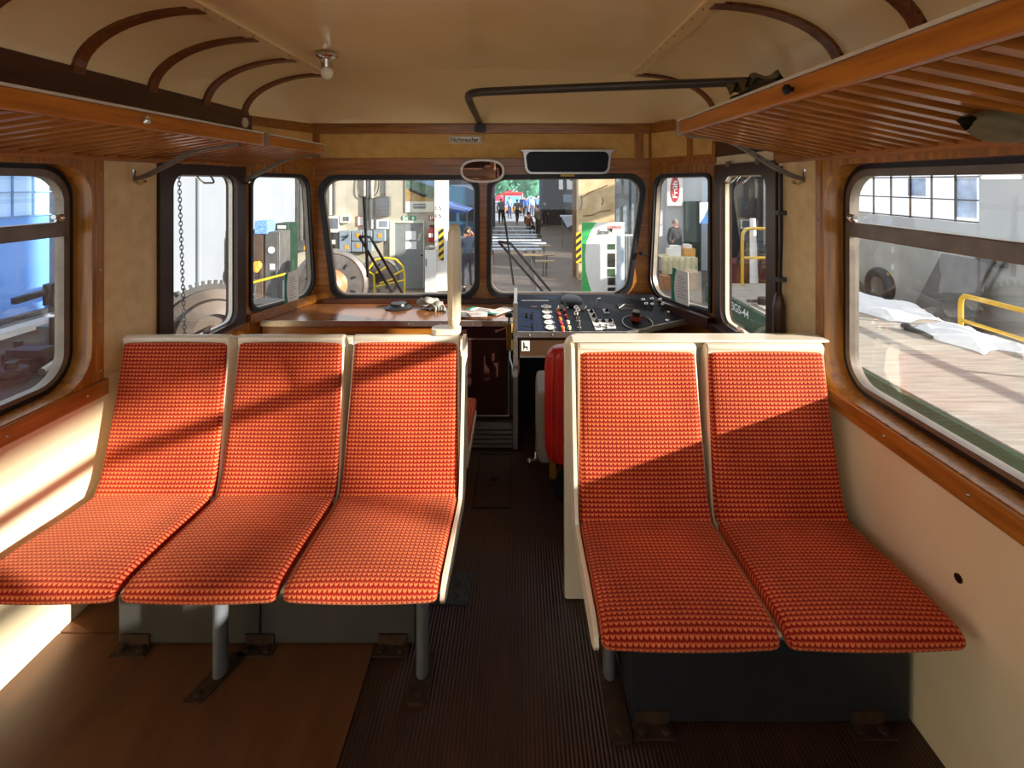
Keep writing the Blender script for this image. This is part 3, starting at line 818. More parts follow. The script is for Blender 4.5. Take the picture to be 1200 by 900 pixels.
for px, py in ((678, 377), (679, 384.5), (617, 371.5), (624, 370), (623, 373), (624, 384)):
    c = desk(px, py); obj('toggle_switch', MB().lathe([(.012, 0), (.012, .005), (.006, .007), (.004, .03), (.006, .032), (0, .034)], c, DN, 10), CHROME if px > 640 else BLACKM, dk)
# white switch field
for quad in ([(688, 363), (695, 363), (706.5, 387), (698, 387)], [(706, 362.5), (712, 362.5), (714.5, 367.5), (708, 367.5)], [(699, 374.5), (718, 374.5), (722, 385), (703, 385.5)]):
    obj('switch_plate', MB().plate([[tuple(desk(*q).xy) for q in quad]], fmD, .001, .004), WHITE, dk)
for px, py in ((693, 366), (696, 371.5), (699.5, 377.5), (707, 377), (715, 376.5), (703, 384), (710, 384), (718.5, 382.5), (711, 365)):
    c = desk(px, py); obj('rotary_switch', MB().lathe([(.014, .003), (.014, .009), (.008, .012), (.007, .024), (0, .026)], c, DN, 12), BLACKM if py < 382 else CHROME, dk)
c = desk(747, 378.5)
obj('controller_ring', MB().tube([c + DN * .006 + V((.095 * math.cos(a), .085 * math.sin(a), .085 * math.sin(a) * .267)) for a in [2 * PI * i / 32 for i in range(32)]], .003, 6, True), ALU, dk)
cc = desk(745, 376)
ch = obj('controller_drum', MB().lathe([(0, 0), (.030, 0), (.030, .02), (.027, .022), (.027, .062), (.020, .068), (0, .068)], cc, DN, 20), BLACKM, dk)
obj('drum_band', MB().lathe([(.0305, .012), (.0312, .012), (.0312, .04), (.0285, .04)], cc, DN, 20), mat('red_band', '#a8402f', .4), ch)
obj('drum_cap', MB().lathe([(0, .066), (.021, .066), (.021, .072), (0, .073)], cc, DN, 20), ALU, ch)
for px, py in ((753.5, 355.5), (763.5, 354.5), (773, 355.5), (757, 360.5), (764, 361), (776.5, 361)):
    c = desk(px, py); obj('black_knob', MB().cyl(c, c + DN * .018, .006, n=10).ball(c + DN * .026, .0145), CHROME, dk)
c = desk(782.5, 377); obj('key_lever', MB().cyl(c, c + DN * .012, .014, n=12).cyl(c, c + DN * .065, .006, n=8).ball(c + DN * .068, .009), CHROME, dk)
cl = obj('document_clip', MB().plate([[tuple(desk(*q).xy) for q in ((722, 357), (739, 357), (744, 363), (727, 364))]], fmD, .001, .006), BLACK, dk)
obj('clip_wire', MB().tube([desk(725, 363) + DN * .012, desk(732, 358.5) + DN * .014, desk(742, 360) + DN * .012], .003, 6), ALU, cl)
obj('red_tape_label', MB().plate([[tuple(desk(*q).xy) for q in ((622, 359), (629, 359), (630, 360.5), (623, 360.5))]], fmD, .0025, .0032), REDP, dk)
obj('red_tape_label', MB().plate([[tuple(desk(*q).xy) for q in ((677, 363), (685, 363), (686, 364.3), (678, 364.3))]], fmD, .0025, .0032), REDP, dk)
obj('white_label_strip', MB().plate([[tuple(desk(*q).xy) for q in ((611, 352), (643, 352), (643, 353.2), (611, 353.2))]], fmD, .0025, .0032), PAPER, dk)
c = desk(669, 351.5)
obj('speaker_dome', MB().lathe([(0, .02), (.05, .02), (.07, .012), (.075, 0), (0, 0)][::-1], c + V((0, -.03, 0)), DN, 24), BLACKM, dk)
obj('hand_microphone', MB().tube(crv([desk(697, 359) + DN * .01, desk(699, 355) + DN * .03, desk(704, 353) + DN * .025], 5), .005, 8), BLACK, dk)
obj('white_paper_strip', MB().span((.45, 3.572, .806), (.60, 3.585, .83)), PAPER, None, 'white paper strip on the dark sill under the right windscreen', 'paper strip')
trim(MB().plate([rect(-.02, .765, .94, .835)], f, -.04, -.002), WDARK, 'dark sill board behind the control desk')
trim(MB().plate([rect(0, .755, LR - .02, .825)], cpr, -.07, -.002).plate([rect(2.30, .755, 3.0, .80)], RX(XR), -.06, -.002), WDARK, 'dark sill board around the right cab corner')
trim(MB().plate([rect(0.02, .775, LL - .02, .835)], cpl, -.03, -.002).plate([rect(2.30, .74, 3.0, .80)], LX(XL), -.045, -.002), WX, 'brown sill board around the left cab corner')

# brake valve next to the desk
t = thing('brake_valve', 'brass valve box with round black knob left of the control desk', 'valve', (-.062, 3.07, .60))
obj('valve_body', MB().span((-.085, 3.07, .60), (-.045, 3.106, .77)), BRASS, t, bevel=.005)
obj('knob', MB().cyl((-.065, 3.085, .77), (-.065, 3.085, .80), .008, n=10).ball((-.065, 3.085, .82), (.03, .03, .017)), BLACK, t)
obj('pipe', MB().tube([(-.065, 3.085, .60), (-.065, 3.085, .55), (-.05, 3.09, .5), (-.05, 3.09, .2)], .008, 8), STEELD, t)

# driver's seat
t = thing('driver_seat', "driver's seat with tall red vinyl back and grey base behind the right partition", 'seat', (.36, 2.55, 0))
def padfn(cx, cy, cz, w, h, d, tilt=0):
    mb = MB(); n = 20; m = 20
    def se(a, e): return math.copysign(abs(a) ** e, a)
    for i in range(m + 1):
        th = -PI / 2 + PI * i / m
        for j in range(n):
            q = 2 * PI * j / n; ct = se(math.cos(th), .25)
            z = h / 2 * se(math.sin(th), .25)
            mb.v.append(V((cx + w / 2 * ct * se(math.cos(q), .4), cy + d / 2 * ct * se(math.sin(q), .6) + tilt * z, cz + z)))
    for i in range(m):
        for j in range(n): mb.f.append((i * n + j, i * n + (j + 1) % n, (i + 1) * n + (j + 1) % n, (i + 1) * n + j))
    return mb
obj('backrest', padfn(.36, 2.40, .575, .48, .57, .13, -.04), REDV, t, sharp=70)
sm = MB()
for xx in (.155, .185): sm.tube([(xx, 2.352, .32), (xx + .0, 2.338, .5), (xx, 2.333, .7), (xx + .01, 2.338, .84)], .005, 6)
obj('piping', sm, REDV, t)
obj('seat_cushion', padfn(.36, 2.68, .41, .54, .13, .48), GREYV, t, sharp=70)
obj('side_shell', padfn(.13, 2.62, .42, .09, .36, .36), GREYV, t, sharp=70)
obj('pedestal', MB().cyl((.36, 2.66, 0), (.36, 2.66, .36), .06).cyl((.36, 2.66, 0), (.36, 2.66, .02), .18, n=24), BLACKM, t)
obj('adjusting_lever', MB().tube([(.09, 2.56, .33), (.085, 2.54, .26), (.08, 2.5, .245), (.05, 2.49, .245)], .008, 8).ball((.05, 2.49, .245), .014), ALU, t)
obj('hinge_bracket', MB().bar((.16, 2.40, .32), (.16, 2.40, .22), .03, .04, (0, 1, 0)).bar((.16, 2.40, .24), (.3, 2.6, .3), .03, .03), BRASS, t)

# small things on the console
gl = MB()
for k, (dx, dy, dz, r) in enumerate(((0, 0, 0, .05), (.06, .01, .0, .045), (.10, -.02, -.01, .04), (.03, -.03, .02, .04), (-.03, .02, -.005, .03))):
    gl.ball((-.66 + dx, 3.43 + dy, .812 + dz), (r, r * .9, r * .65), 10, 7)
for i in range(4): gl.tube([(-.60 + i * .02, 3.41, .80), (-.575 + i * .02, 3.37, .79), (-.565 + i * .02, 3.34, .783)], [.014, .013, .009], 8)
for p in gl.v: p += V((random.uniform(-.004, .004), random.uniform(-.004, .004), random.uniform(-.004, .006)))
obj('work_gloves', gl, GLOVE, None, 'crumpled grey work gloves lying on the brown console', 'gloves', sharp=80)
obj('black_visor_cap', MB().lathe([(0, 0), (.09, 0), (.095, .006), (.06, .02), (.055, .035), (0, .04)], (-.84, 3.44, .774), (0, 0, 1), 20), BLACKM, None, 'flat black round lid lying beside the gloves on the console', 'lid')
def leaflet(pts, name='leaflet', label='', group=None, green=.25, fm=None, base=0):
    root = obj(name, MB().plate([pts], fm, base, base + .002), PAPER, None, label, 'leaflet', group)
    a, b_, c_, d = [V((p[0], p[1])) for p in pts]
    q = [tuple(a), tuple(a.lerp(b_, green))] + [tuple(a.lerp(b_, green * (1 - .45 * math.sin(s * PI))).lerp(d.lerp(c_, green * (1 - .45 * math.sin(s * PI))), s)) for s in (.2, .4, .6, .8)] + [tuple(d.lerp(c_, green)), tuple(d)]
    obj('green_band', MB().plate([q], fm, base - .0012, base + .0005) if base <= 0 else MB().plate([q], fm, base + .0018, base + .003), TEALP, root)
    ln = MB()
    for k in range(9):
        s = .18 + k * .08
        l0 = a.lerp(b_, green + .12).lerp(d.lerp(c_, green + .12), s); l1 = a.lerp(b_, .9 - .1 * (k % 3)).lerp(d.lerp(c_, .9 - .1 * (k % 3)), s)
        hh = (d - a) * .012
        ln.plate([[tuple(l0), tuple(l1), tuple(l1 + hh), tuple(l0 + hh)]], fm, (base - .0012) if base <= 0 else base + .0018, base + .0005 if base <= 0 else base + .003)
    obj('printed_lines', ln, mat('grey_print', '#9a6a64', .7), root)
    return root
for k, (x, y, r, lab) in enumerate(((-.36, 3.30, .15, 'leftmost of the fanned green and white leaflets on the console'), (-.26, 3.36, -.5, 'middle of the fanned green and white leaflets on the console'), (-.13, 3.33, .9, 'rightmost of the fanned green and white leaflets on the console'), (-.31, 3.22, .05, 'front leaflet lying at the console edge below the fan'))):
    R = Matrix.Rotation(r, 2)
    leaflet([tuple(V((x, y)) + R @ V(q)) for q in ((-.10, -.05), (.10, -.05), (.10, .05), (-.10, .05))], 'leaflet', lab, 'leaflets on the console', .2, FZ(.7735 + k * .0035), .001)
leaflet([(LL * .497, .815), (LL * .70, .82), (LL * .69, 1.045), (LL * .49, 1.03)], 'leaflet', 'green and white leaflet stuck upright in the left corner window', None, .25, cpl, -.02)
leaflet([(LR * .60, .845), (LR * .335, .84), (LR * .345, 1.06), (LR * .575, 1.07)], 'leaflet', 'green and white leaflet stuck upright in the right corner window', None, .25, cpr, -.02)

# mirror, sun blind, sign, pipe, bulb, bell
t = thing('rear_view_mirror', 'oval rear view mirror in white frame on the post between the windscreens', 'mirror', (-.265, 3.5, 1.65))
mx, mz = fpx(565.5, 200.5, 3.5)
ov = [(mx + .155 * math.copysign(abs(math.cos(a)) ** .75, math.cos(a)), mz + .083 * math.copysign(abs(math.sin(a)) ** .8, math.sin(a))) for a in [2 * PI * i / 40 for i in range(40)]]
tl = lambda u, v, q: V((u, 3.49 + q - (v - mz) * .25, v))
obj('mirror_frame', MB().plate([ov], tl, 0, .03), WHITE, t, bevel=.006)
obj('mirror_glass', MB().plate([inset(ov, .016)], tl, -.002, .002), mat('mirror_silver', '#8f6f68', .03, 1, var=.01), t)
obj('mirror_arm', MB().tube([(mx, 3.51, mz), (mx, 3.56, mz + .0), (mx, 3.605, mz + .02)], .012, 8), CHROME, t)
t = thing('sun_blind', 'dark tinted sun blind in a silver frame above the right windscreen', 'sun blind', (fpx(665, 203, 3.5)[0], 3.52, 1.70))
c0, c1 = fpx(613, 204, 3.52), fpx(717, 177, 3.52)
bo = rquad([(c0[0] + .02, c0[1]), (c1[0] - .02, c0[1]), (c1[0], c1[1]), (c0[0], c1[1])], [.05, .05, .008, .008], 5)
obj('blind_frame', MB().plate([bo], FY(3.52), 0, .05), ALU, t, bevel=.004)
obj('blind_panel', MB().plate([rquad([(c0[0] + .034, c0[1] + .014), (c1[0] - .034, c0[1] + .014), (c1[0] - .017, c1[1] - .004), (c0[0] + .017, c1[1] - .004)], .04, 5)], FY(3.516), 0, .006), mat('tinted_black', '#08080a', .35, spec=.2), t)
obj('blind_rail', MB().span((c0[0] - .012, 3.51, c1[1] - .004), (c1[0] + .012, 3.575, c1[1] + .008)), ALU, t)
obj('blind_tab', MB().span(((c0[0] + c1[0]) / 2 - .05, 3.515, c0[1] - .018), ((c0[0] + c1[0]) / 2 + .05, 3.53, c0[1] + .002)), BRASS, t)
sx0, sz0 = fpx(526, 168, 3.6); sx1, sz1 = fpx(564, 159, 3.6)
t = obj('no_smoking_sign', MB().plate([rect(sx0, sz0, sx1, sz1)], FY(3.604), 0, .01), mat('sign_white', '#f4ead2', .4, var=.03), None, 'small white Nichtraucher sign above the windscreen post', 'sign')
obj('sign_border', MB().plate([rect(sx0 + .004, sz0 + .004, sx1 - .004, sz1 - .004), rect(sx0 + .008, sz0 + .008, sx1 - .008, sz1 - .008)], FY(3.6035), -.001, .002), INK, t)
obj('lettering', MB().text('Nichtraucher', (sx1 - sx0) * .86, (sz1 - sz0) * .55, lambda u, v, q: V(((sx0 + sx1) / 2 + u, 3.6025, (sz0 + sz1) / 2 + v))), INK, t)
t = thing('curtain_rail', 'dark bent curtain rail pipe running from the front wall to the right', 'curtain rail', (-.27, 3.5, 2.05))
zr = 2.085
pp = [(-.285, 3.55, 2.06), (-.285, 3.50, 2.075), (-.275, 2.80, zr), (-.27, 2.62, zr + .01), (-.25, 2.52, zr + .012), (-.20, 2.47, zr + .012), (-.10, 2.44, zr + .012), (.4, 2.33, zr + .012), (1.10, 2.18, zr + .01)]
obj('pipe', MB().tube(crv(pp, 5), .021, 10), mat('rail_brown', '#40372e', .4, .2), t, sharp=70)
obj('pipe_flange', MB().bar((-.285, 3.52, 2.035), (-.285, 3.60, 2.035), .07, .05), BLACKM, t)
lb = P(383, 67, 2.5)
t = thing('ceiling_lamp', 'bare round bulb in a small metal socket on the ceiling', 'ceiling lamp', (lb.x, lb.y, 2.20))
obj('socket', MB().lathe([(.052, .10), (.055, .085), (.050, .08), (.030, .07), (.028, .03), (.022, .026)][::-1], (lb.x, lb.y, 2.195), (0, 0, 1), 20), CHROME, t)
obj('bulb', MB().ball((lb.x, lb.y, 2.20), (.031, .031, .034), 16, 12), BULB, t, sharp=80)
bp_ = V((XL + .05, 2.93, 2.0))
t = obj('bell_push', MB().lathe([(.03, 0), (.03, .008), (.022, .014), (0, .016)], bp_ + V((0, 0, .0)), (1, 0, 0), 18), PAD, None, 'small round white bell push on the left cornice beam', 'bell push')
obj('wall_plug', MB().lathe([(.012, 0), (.012, .004), (.006, .005), (0, .005)], (XR, 1.352, .567), (-1, 0, 0), 12), BLACKM, None, 'small dark screw plug in the cream right wall below the window', 'screw plug')
# emergency handle on the right pillar
t = thing('hand_pump', 'dark upright lever with thick handle on the right pillar beside the cab window', 'lever', (1.17, 2.2, .9))
obj('rod', MB().tube([(1.175, 2.225, 1.72), (1.178, 2.23, 1.4), (1.172, 2.23, 1.12), (1.172, 2.23, .92)], .008, 8), BLACKM, t)
obj('grip', MB().lathe([(.016, 0), (.024, .02), (.026, .16), (.020, .20), (.012, .22)], (1.168, 2.23, .93), (0, 0, 1), 14), WDARKZ, t)
obj('grip_base', MB().lathe([(.034, 0), (.036, .02), (.03, .035)], (1.166, 2.23, .90), (0, 0, 1), 14), BLACKM, t)
for cz_ in (1.2, 1.5): obj('clamp', MB().span((1.16, 2.215, cz_), (1.2, 2.245, cz_ + .02)), STEELD, t)
obj('window_catch', MB().lathe([(.014, 0), (.014, .02), (.008, .03)], P(751, 297, 3.6), (0, -1, 0), 12).bar(P(751, 297, 3.575), P(758, 300, 3.575), .012, .012), BLACKM, None, 'small black catch on the post right of the right windscreen', 'catch')

# wipers outside the windscreens
def wiper(label, a1, a2, blade, top):
    y = 3.73
    q = lambda p: P(p[0], p[1], y)
    t = thing('windscreen_wiper', label, 'wiper', q(a1[0]))
    for a in (a1, a2): obj('arm', MB().bar(q(a[0]), q(a[1]), .018, .012, (0, 1, 0)), BLACK, t)
    for a in (a1, a2): obj('pivot', MB().cyl(q(a[0]), q(a[0]) + V((0, -.055, 0)), .016, n=10), BLACKM, t)
    obj('link', MB().bar(q(a1[1]), q(a2[1]), .02, .014, (0, 1, 0)), BLACK, t)
    obj('blade', MB().bar(q(blade[0]) + V((0, -.02, 0)), q(blade[1]) + V((0, -.02, 0)), .014, .03, (0, 1, 0)), BLACK, t)
    return t
wiper('black wiper with twin arms before the left windscreen', ((461, 346), (421, 277)), ((473, 346), (434, 278)), ((427.5, 230), (432, 324)), 0)
wiper('black wiper with twin arms before the right windscreen', ((640, 346), (584, 283)), ((649, 346), (598, 285)), ((589, 238), (602, 333)), 0)

# ================================================================== HALL OUTSIDE
ZF = -1.25
def GP(px, py):                       # point on the hall floor
    return P(px, py, (CAMZ - ZF) * FPX / (py - VY))
def hs(name, mb, m, label): return struct(name, mb, m, label)
hs('hall_floor', MB().span((-12, -16, ZF - .1), (14, 36, ZF)), HFLOOR, 'grey brown concrete floor of the engine shed')
hs('hall_apron', MB().span((-12, -16, ZF), (14, 3.6, ZF + .006)), mat('pale_apron', '#d8d2c4', .8, scale=1, var=.06), 'pale sunlit concrete apron beside the car')  # out-of-view reflector, added so sun bounces onto the ceiling
hs('hall_brace', MB().cyl((8.05, -1.32, 2.98), (8.05, -1.32, 3.85), .045, n=10).tube([(8.05, -2.3, 3.32), (8.05, -1.9, 3.27), (8.05, -1.32, 3.2)], [.05, .08, .05], 8), STEELD, 'steel brace hanging below the upper shed wall')  # out-of-view blocker, added to shape the sun patches on the seats
hs('yard_ground', MB().span((-30, 36, ZF - .12), (34, 90, ZF - .02)), mat('yard_gravel', '#9aa0a8', .9, scale=2), 'pale open yard beyond the shed gate')
HX = -6.1
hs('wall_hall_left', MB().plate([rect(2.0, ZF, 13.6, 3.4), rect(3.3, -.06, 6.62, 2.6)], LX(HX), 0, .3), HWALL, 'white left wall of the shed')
hs('wall_hall_end', MB().span((HX - .3, 13.5, ZF), (-2.02, 13.8, 3.4)), HEND, 'old plaster end wall of the shed with the door')
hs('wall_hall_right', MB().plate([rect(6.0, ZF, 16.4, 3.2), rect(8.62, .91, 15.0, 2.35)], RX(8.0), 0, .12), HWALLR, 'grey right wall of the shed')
hs('wall_hall_right_base', MB().plate([rect(6.0, ZF, 16.0, .52)], RX(7.9), 0, .1), CONC, 'concrete block base of the right shed wall')
hs('wall_hall_back', MB().span((3.95, 16.2, ZF), (6.15, 16.5, 3.2)), HWALLR, 'pale wall behind the stall')
hs('wall_hall_back_dark', MB().span((6.15, 16.25, ZF), (8.2, 16.5, 3.2)), HDARK, 'dark doorway wall at the right end of the shed')
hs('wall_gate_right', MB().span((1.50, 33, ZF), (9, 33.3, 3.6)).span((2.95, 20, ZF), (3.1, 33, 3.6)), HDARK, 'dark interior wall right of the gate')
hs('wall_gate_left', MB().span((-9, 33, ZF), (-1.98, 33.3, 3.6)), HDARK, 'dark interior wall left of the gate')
hs('wall_hall_right_upper', MB().span((8.0, -4.5, 3.80), (8.3, 1.0, 6.5)), HWALLR, 'upper part of the right shed wall above the tall side openings')  # out-of-view slab added to shade the upper seat backs
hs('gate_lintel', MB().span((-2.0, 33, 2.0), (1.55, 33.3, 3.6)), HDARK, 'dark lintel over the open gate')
# left hall window
t = thing('window_20', 'tall steel window of the shed with blue frosted panes, left of the car', 'window', (HX, 5, -.06), kind='structure')
obj('lower_pane', MB().plate([rect(3.3, -.06, 6.6, 1.22)], LX(HX - .14), 0, .02), SKYBLUE, t)
obj('upper_pane', MB().plate([rect(3.3, 1.22, 6.6, 2.6)], LX(HX - .14), 0, .02), SKYPALE, t)
fr = MB()
for y in (3.3, 4.6, 5.82, 6.60): fr.span((HX - .14, y - .035, -.06), (HX - .06, y + .035, 2.6))
fr.span((HX - .14, 3.3, -.08), (HX - .06, 6.6, -.0))
obj('frame', fr, STEELD, t)
gb = MB()
for y in (6.07, 6.33): gb.span((HX - .13, y - .008, 1.22), (HX - .11, y + .008, 2.6))
for z in (1.22, 1.52): gb.span((HX - .13, 5.8, z - .008), (HX - .11, 6.6, z + .008))
obj('glazing_bar', gb, mat('pale_blue_bar', '#7fa6d8', .5), t)
hs('trim_hall_sill', MB().span((HX, 2.5, -.16), (HX + .18, 7.0, -.08)), WHITE, 'white sill under the blue shed window')
t = obj('wall_pipe', MB().tube([(HX + .05, 9.35, ZF), (HX + .05, 9.35, 3.2)], .05, 10), HWALL, None, 'white downpipe on the left shed wall', 'pipe')
# work bench and machines seen through the left window
t = thing('workbench', 'dark steel workbench under the blue shed window', 'workbench', (-5.1, 5.3, ZF))
obj('bench_top', MB().span((-5.6, 3.2, -.38), (-4.55, 6.15, -.31)), IRON, t)
for x in (-5.5, -4.65):
    for y in (3.3, 5.1, 6.05): obj('leg', MB().span((x - .05, y - .05, ZF), (x + .05, y + .05, -.38)), IRON, t)
obj('shelf', MB().span((-5.55, 3.3, -.95), (-4.6, 6.1, -.91)), IRON, t)
def bench_thing(name, mb, m, label, cat): return obj(name, mb, m, None, label, cat)
c = P(20, 408, 5.5); zt = -.31
bench_thing('bench_vise', MB().span((-5.25, 5.05, zt), (-5.0, 5.3, zt + .14)).span((-5.3, 5.1, zt + .14), (-4.95, 5.28, zt + .22)).cyl((-4.98, 5.18, zt + .1), (-4.9, 5.18, zt + .1), .02), IRON, 'grey bench vise on the workbench', 'vise')
bench_thing('upright_bolt', MB().cyl((-5.3, 5.62, zt), (-5.3, 5.62, zt + .42), .035, n=10).cyl((-5.3, 5.62, zt), (-5.3, 5.62, zt + .05), .08, n=10), IRON, 'upright steel bar standing on the workbench', 'bar')
bench_thing('tool_box', MB().span((-5.55, 5.72, zt), (-5.2, 6.08, zt + .26)).span((-5.57, 5.70, zt + .26), (-5.18, 6.10, zt + .29)), STEEL, 'grey tool box on the workbench', 'box')
bench_thing('bent_pipe', MB().tube(crv([(-4.83, 5.0, zt + .04), (-4.88, 5.4, zt + .10), (-4.92, 5.8, zt + .10), (-4.95, 6.1, zt + .04)], 5), .04, 8), IRONL, 'bent pale pipe lying on the workbench', 'pipe')
bench_thing('steel_bar', MB().bar((-4.62, 4.9, zt + .02), (-4.68, 6.12, zt + .02), .07, .04), STEELD, 'long flat steel bar lying on the workbench', 'bar')
pm = thing('drill_stand', 'dark drill stand with long horizontal arm before the blue window', 'drill stand', (-5.85, 6.35, ZF))
obj('column', MB().tube([(-5.82, 6.42, ZF), (-5.82, 6.42, -.1), (-5.82, 6.40, .3)], [.12, .09, .05], 10), IRON, pm)
obj('arm', MB().bar((-5.88, 5.75, .26), (-5.82, 6.75, .34), .07, .07), IRON, pm)
obj('drill_head', MB().cyl((-5.86, 6.15, .12), (-5.86, 6.15, .38), .05, n=10).span((-5.92, 6.2, .24), (-5.76, 6.5, .38)), IRON, pm)
bench_thing('flange_stack', MB().lathe([(0, 0), (.14, 0), (.14, .05), (.07, .05), (.07, .09), (.12, .09), (.12, .13), (.05, .13), (.05, .2), (0, .2)], (-4.98, 4.85, zt), (0, 0, 1), 18), IRON, 'stack of iron flanges at the front of the workbench', 'flanges')
bench_thing('gear_casting', MB().lathe([(0, 0), (.10, 0), (.10, .12), (.04, .14), (.04, .24), (0, .24)], (-5.42, 5.35, zt), (0, 0, 1), 14).box((-5.42, 5.35, zt + .06), (.28, .1, .1)), IRON, 'iron casting with round boss at the back of the workbench', 'casting')
bench_thing('machine_block', MB().span((-5.16, 5.62, zt), (-4.98, 5.95, zt + .12)).span((-5.13, 5.66, zt + .12), (-5.02, 5.9, zt + .2)), STEELD, 'stepped grey steel block at the right end of the workbench', 'block')
# big gear machine
g = thing('gear_lathe', 'large wheel lathe with toothed gear ring behind the left cab window', 'machine', (-4.3, 6.6, ZF))
gc = V((-4.0, 6.4, -.28)); ga = V((.62, -.75, .12)).normalized()
obj('gear_ring', MB().lathe([(.44, -.05), (.60, -.05), (.60, .05), (.44, .05)], gc, ga, 48), IRON, g)
th = MB(); a_ = ga.cross(V((0, 0, 1))).normalized(); b_ = ga.cross(a_)
for i in range(56):
    q = 2 * PI * i / 56; d = a_ * math.cos(q) + b_ * math.sin(q); th.bar(gc + d * .59, gc + d * .65, .03, .09, ga)
obj('gear_teeth', th, IRON, g)
obj('face_plate', MB().lathe([(0, .05), (.54, .05), (.54, .14), (.42, .17), (.40, .30), (.24, .32), (.22, .2), (0, .2)], gc, ga, 40), mat('machine_brown', '#4c4239', .45, .5, scale=4, var=.25), g)
obj('spindle', MB().cyl(gc + ga * .2, gc + ga * .55, .10, n=20), COPPER, g)
obj('headstock', padfn(-4.25, 6.85, -.62, .8, 1.25, .8), IRON, g, sharp=70)
obj('gear_cover', MB().lathe([(0, -.10), (.3, -.10), (.3, -.02), (0, -.02)], gc + V((-.45, -.1, .22)), ga, 24), IRONL, g)
obj('tool_post', MB().span((-3.55, 6.0, ZF), (-3.0, 6.7, -.62)).span((-3.45, 6.2, -.62), (-3.1, 6.5, .12)), IRON, g)
obj('handle_box', MB().span((-4.75, 6.0, -.15), (-4.55, 6.15, .28)), STEEL, g)
# chain
ch = MB(); cx, cy = -1.97, 2.86
for i in range(52):
    z = 1.73 - i * .023
    lk = [V((math.cos(a) * .008, 0, math.sin(a) * .0165)) for a in [2 * PI * k / 10 for k in range(10)]]
    R = Matrix.Rotation(PI / 2 * (i % 2) + .5, 3, 'Z')
    ch.tube([V((cx + .0008 * i, cy, z)) + R @ p for p in lk], .0026, 5, True)
obj('hanging_chain', ch, STEELD, None, 'thin steel chain hanging outside the left cab window', 'chain')
# cabinets behind the left corner window
def cabinet(x0, x1, y, z1, m, label, d=.5):
    t = thing('cabinet', label, 'cabinet', ((x0 + x1) / 2, y + d / 2, ZF))
    obj('body', MB().span((x0, y + .02, ZF), (x1, y + d, z1)), m, t, bevel=.01)
    dr = obj('door', MB().span((x0 + .03, y - .0, ZF + .08), (x1 - .03, y + .02, z1 - .04)), m, t)
    obj('handle', MB().span((x1 - .1, y - .03, (z1 + ZF) / 2), (x1 - .07, y, (z1 + ZF) / 2 + .15)), BLACKM, dr)
    return t
q = lambda px, d: (px - VX) * d / FPX
zz = lambda py, d: CAMZ - (py - VY) * d / FPX
cabinet(q(288, 10), q(309, 10), 10, zz(270, 10), BROWNCB, 'brown steel cabinet, left of the dark grey one behind the left corner window')
cb1 = cabinet(q(309.5, 10), q(327, 10), 10, zz(272, 10), GREYC, 'dark grey steel cabinet with round sticker behind the left corner window')
obj('round_sticker', MB().lathe([(0, 0), (.07, 0), (.07, .004), (0, .004)], P(318, 293, 9.99), (0, -1, 0), 20), PAPER, cb1)
obj('paper_note', MB().span(P(316, 316, 9.985), P(322, 309, 9.995)), PAPER, cb1)
cb2 = cabinet(q(322, 10.8), q(337, 10.8), 10.8, zz(262, 10.8), GREENP, 'dark green cabinet with paper notes behind the grey one')
for a in ((327.5, 291, 333, 282), (328, 304, 331, 294), (325, 268, 335, 264)): obj('paper_note', MB().span(P(a[0], a[1], 10.77), P(a[2], a[3], 10.78)), PAPER, cb2)
obj('blue_carton', MB().span(P(298.5, 274, 9.98), P(313.5, 259, 10) + V((0, .3, 0))), BLUEP, None, 'blue and white carton on top of the cabinets', 'box')
obj('orange_gloves', MB().ball(P(300, 313, 9.93), (.085, .06, .12), 10, 7).ball(P(303, 311, 9.93), (.07, .05, .09), 10, 7), ORANGEB, None, 'orange gloves hanging on the brown cabinet', 'gloves')
br2 = thing('yellow_barrier', 'yellow bar barrier before the cabinets in the left corner window', 'barrier', P(312, 330, 9.5))
obj('bar', MB().bar(P(296, 331, 9.5), P(334, 321, 9.5), .035, .04), YEL, br2)
for px in (298, 331): obj('post', MB().cyl((q(px, 9.5), 9.52, ZF), (q(px, 9.5), 9.52, zz(328, 9.5)), .018, n=8), STEELD, br2)
# wheels
def wheel(px, py, d, rpx, label, dome, m):
    c = P(px, py, d); R = rpx * d / FPX
    t = thing('wheelset', label, 'wheelset', (c.x, c.y, ZF))
    ax = V((.25, -1, .05)).normalized()
    obj('tread', MB().lathe([(R * .86, -.10), (R, -.10), (R * 1.0, .06), (R * .9, .09), (R * .86, .06)], c, ax, 48), IRONL, t)
    obj('web', MB().lathe([(0, -.04), (R * .88, -.04), (R * .88, .0), (R * .5, .03), (R * .3, .05), (0, .05)], c, ax, 48), m, t)
    sl = MB(); a_ = ax.cross(V((0, 0, 1))).normalized(); b_ = ax.cross(a_)
    for i in range(10):
        e = 2 * PI * i / 10 + .3; dd = a_ * math.cos(e) + b_ * math.sin(e); sl.bar(c + dd * R * .54 + ax * .04, c + dd * R * .84 + ax * .03, .05, .05, ax)
    obj('slots', sl, BLACK, t)
    if dome: obj('hub_dome', MB().lathe([(0, .34), (R * .12, .33), (R * .3, .26), (R * .42, .14), (R * .46, .02), (R * .5, .02), (R * .5, .0)], c, ax, 32), COPPER, t)
    else: obj('hub', MB().lathe([(0, .12), (R * .25, .12), (R * .3, .03)], c, ax, 24), IRON, t)
    obj('stand', MB().span((c.x - .35, c.y - .1, ZF), (c.x + .35, c.y + .25, c.z - R * .93)), IRON, t)
    return t
wheel(388, 334, 10, 42, 'large grey rail wheel with copper coloured hub dome', True, IRON)
wheel(444, 325, 11.4, 24, 'smaller dark rail wheel behind the yellow tube guard', False, IRON)
yg = thing('tube_guard', 'yellow tube guard with curved rails around the dark wheel', 'guard', (q(447, 10.9), 10.9, ZF))
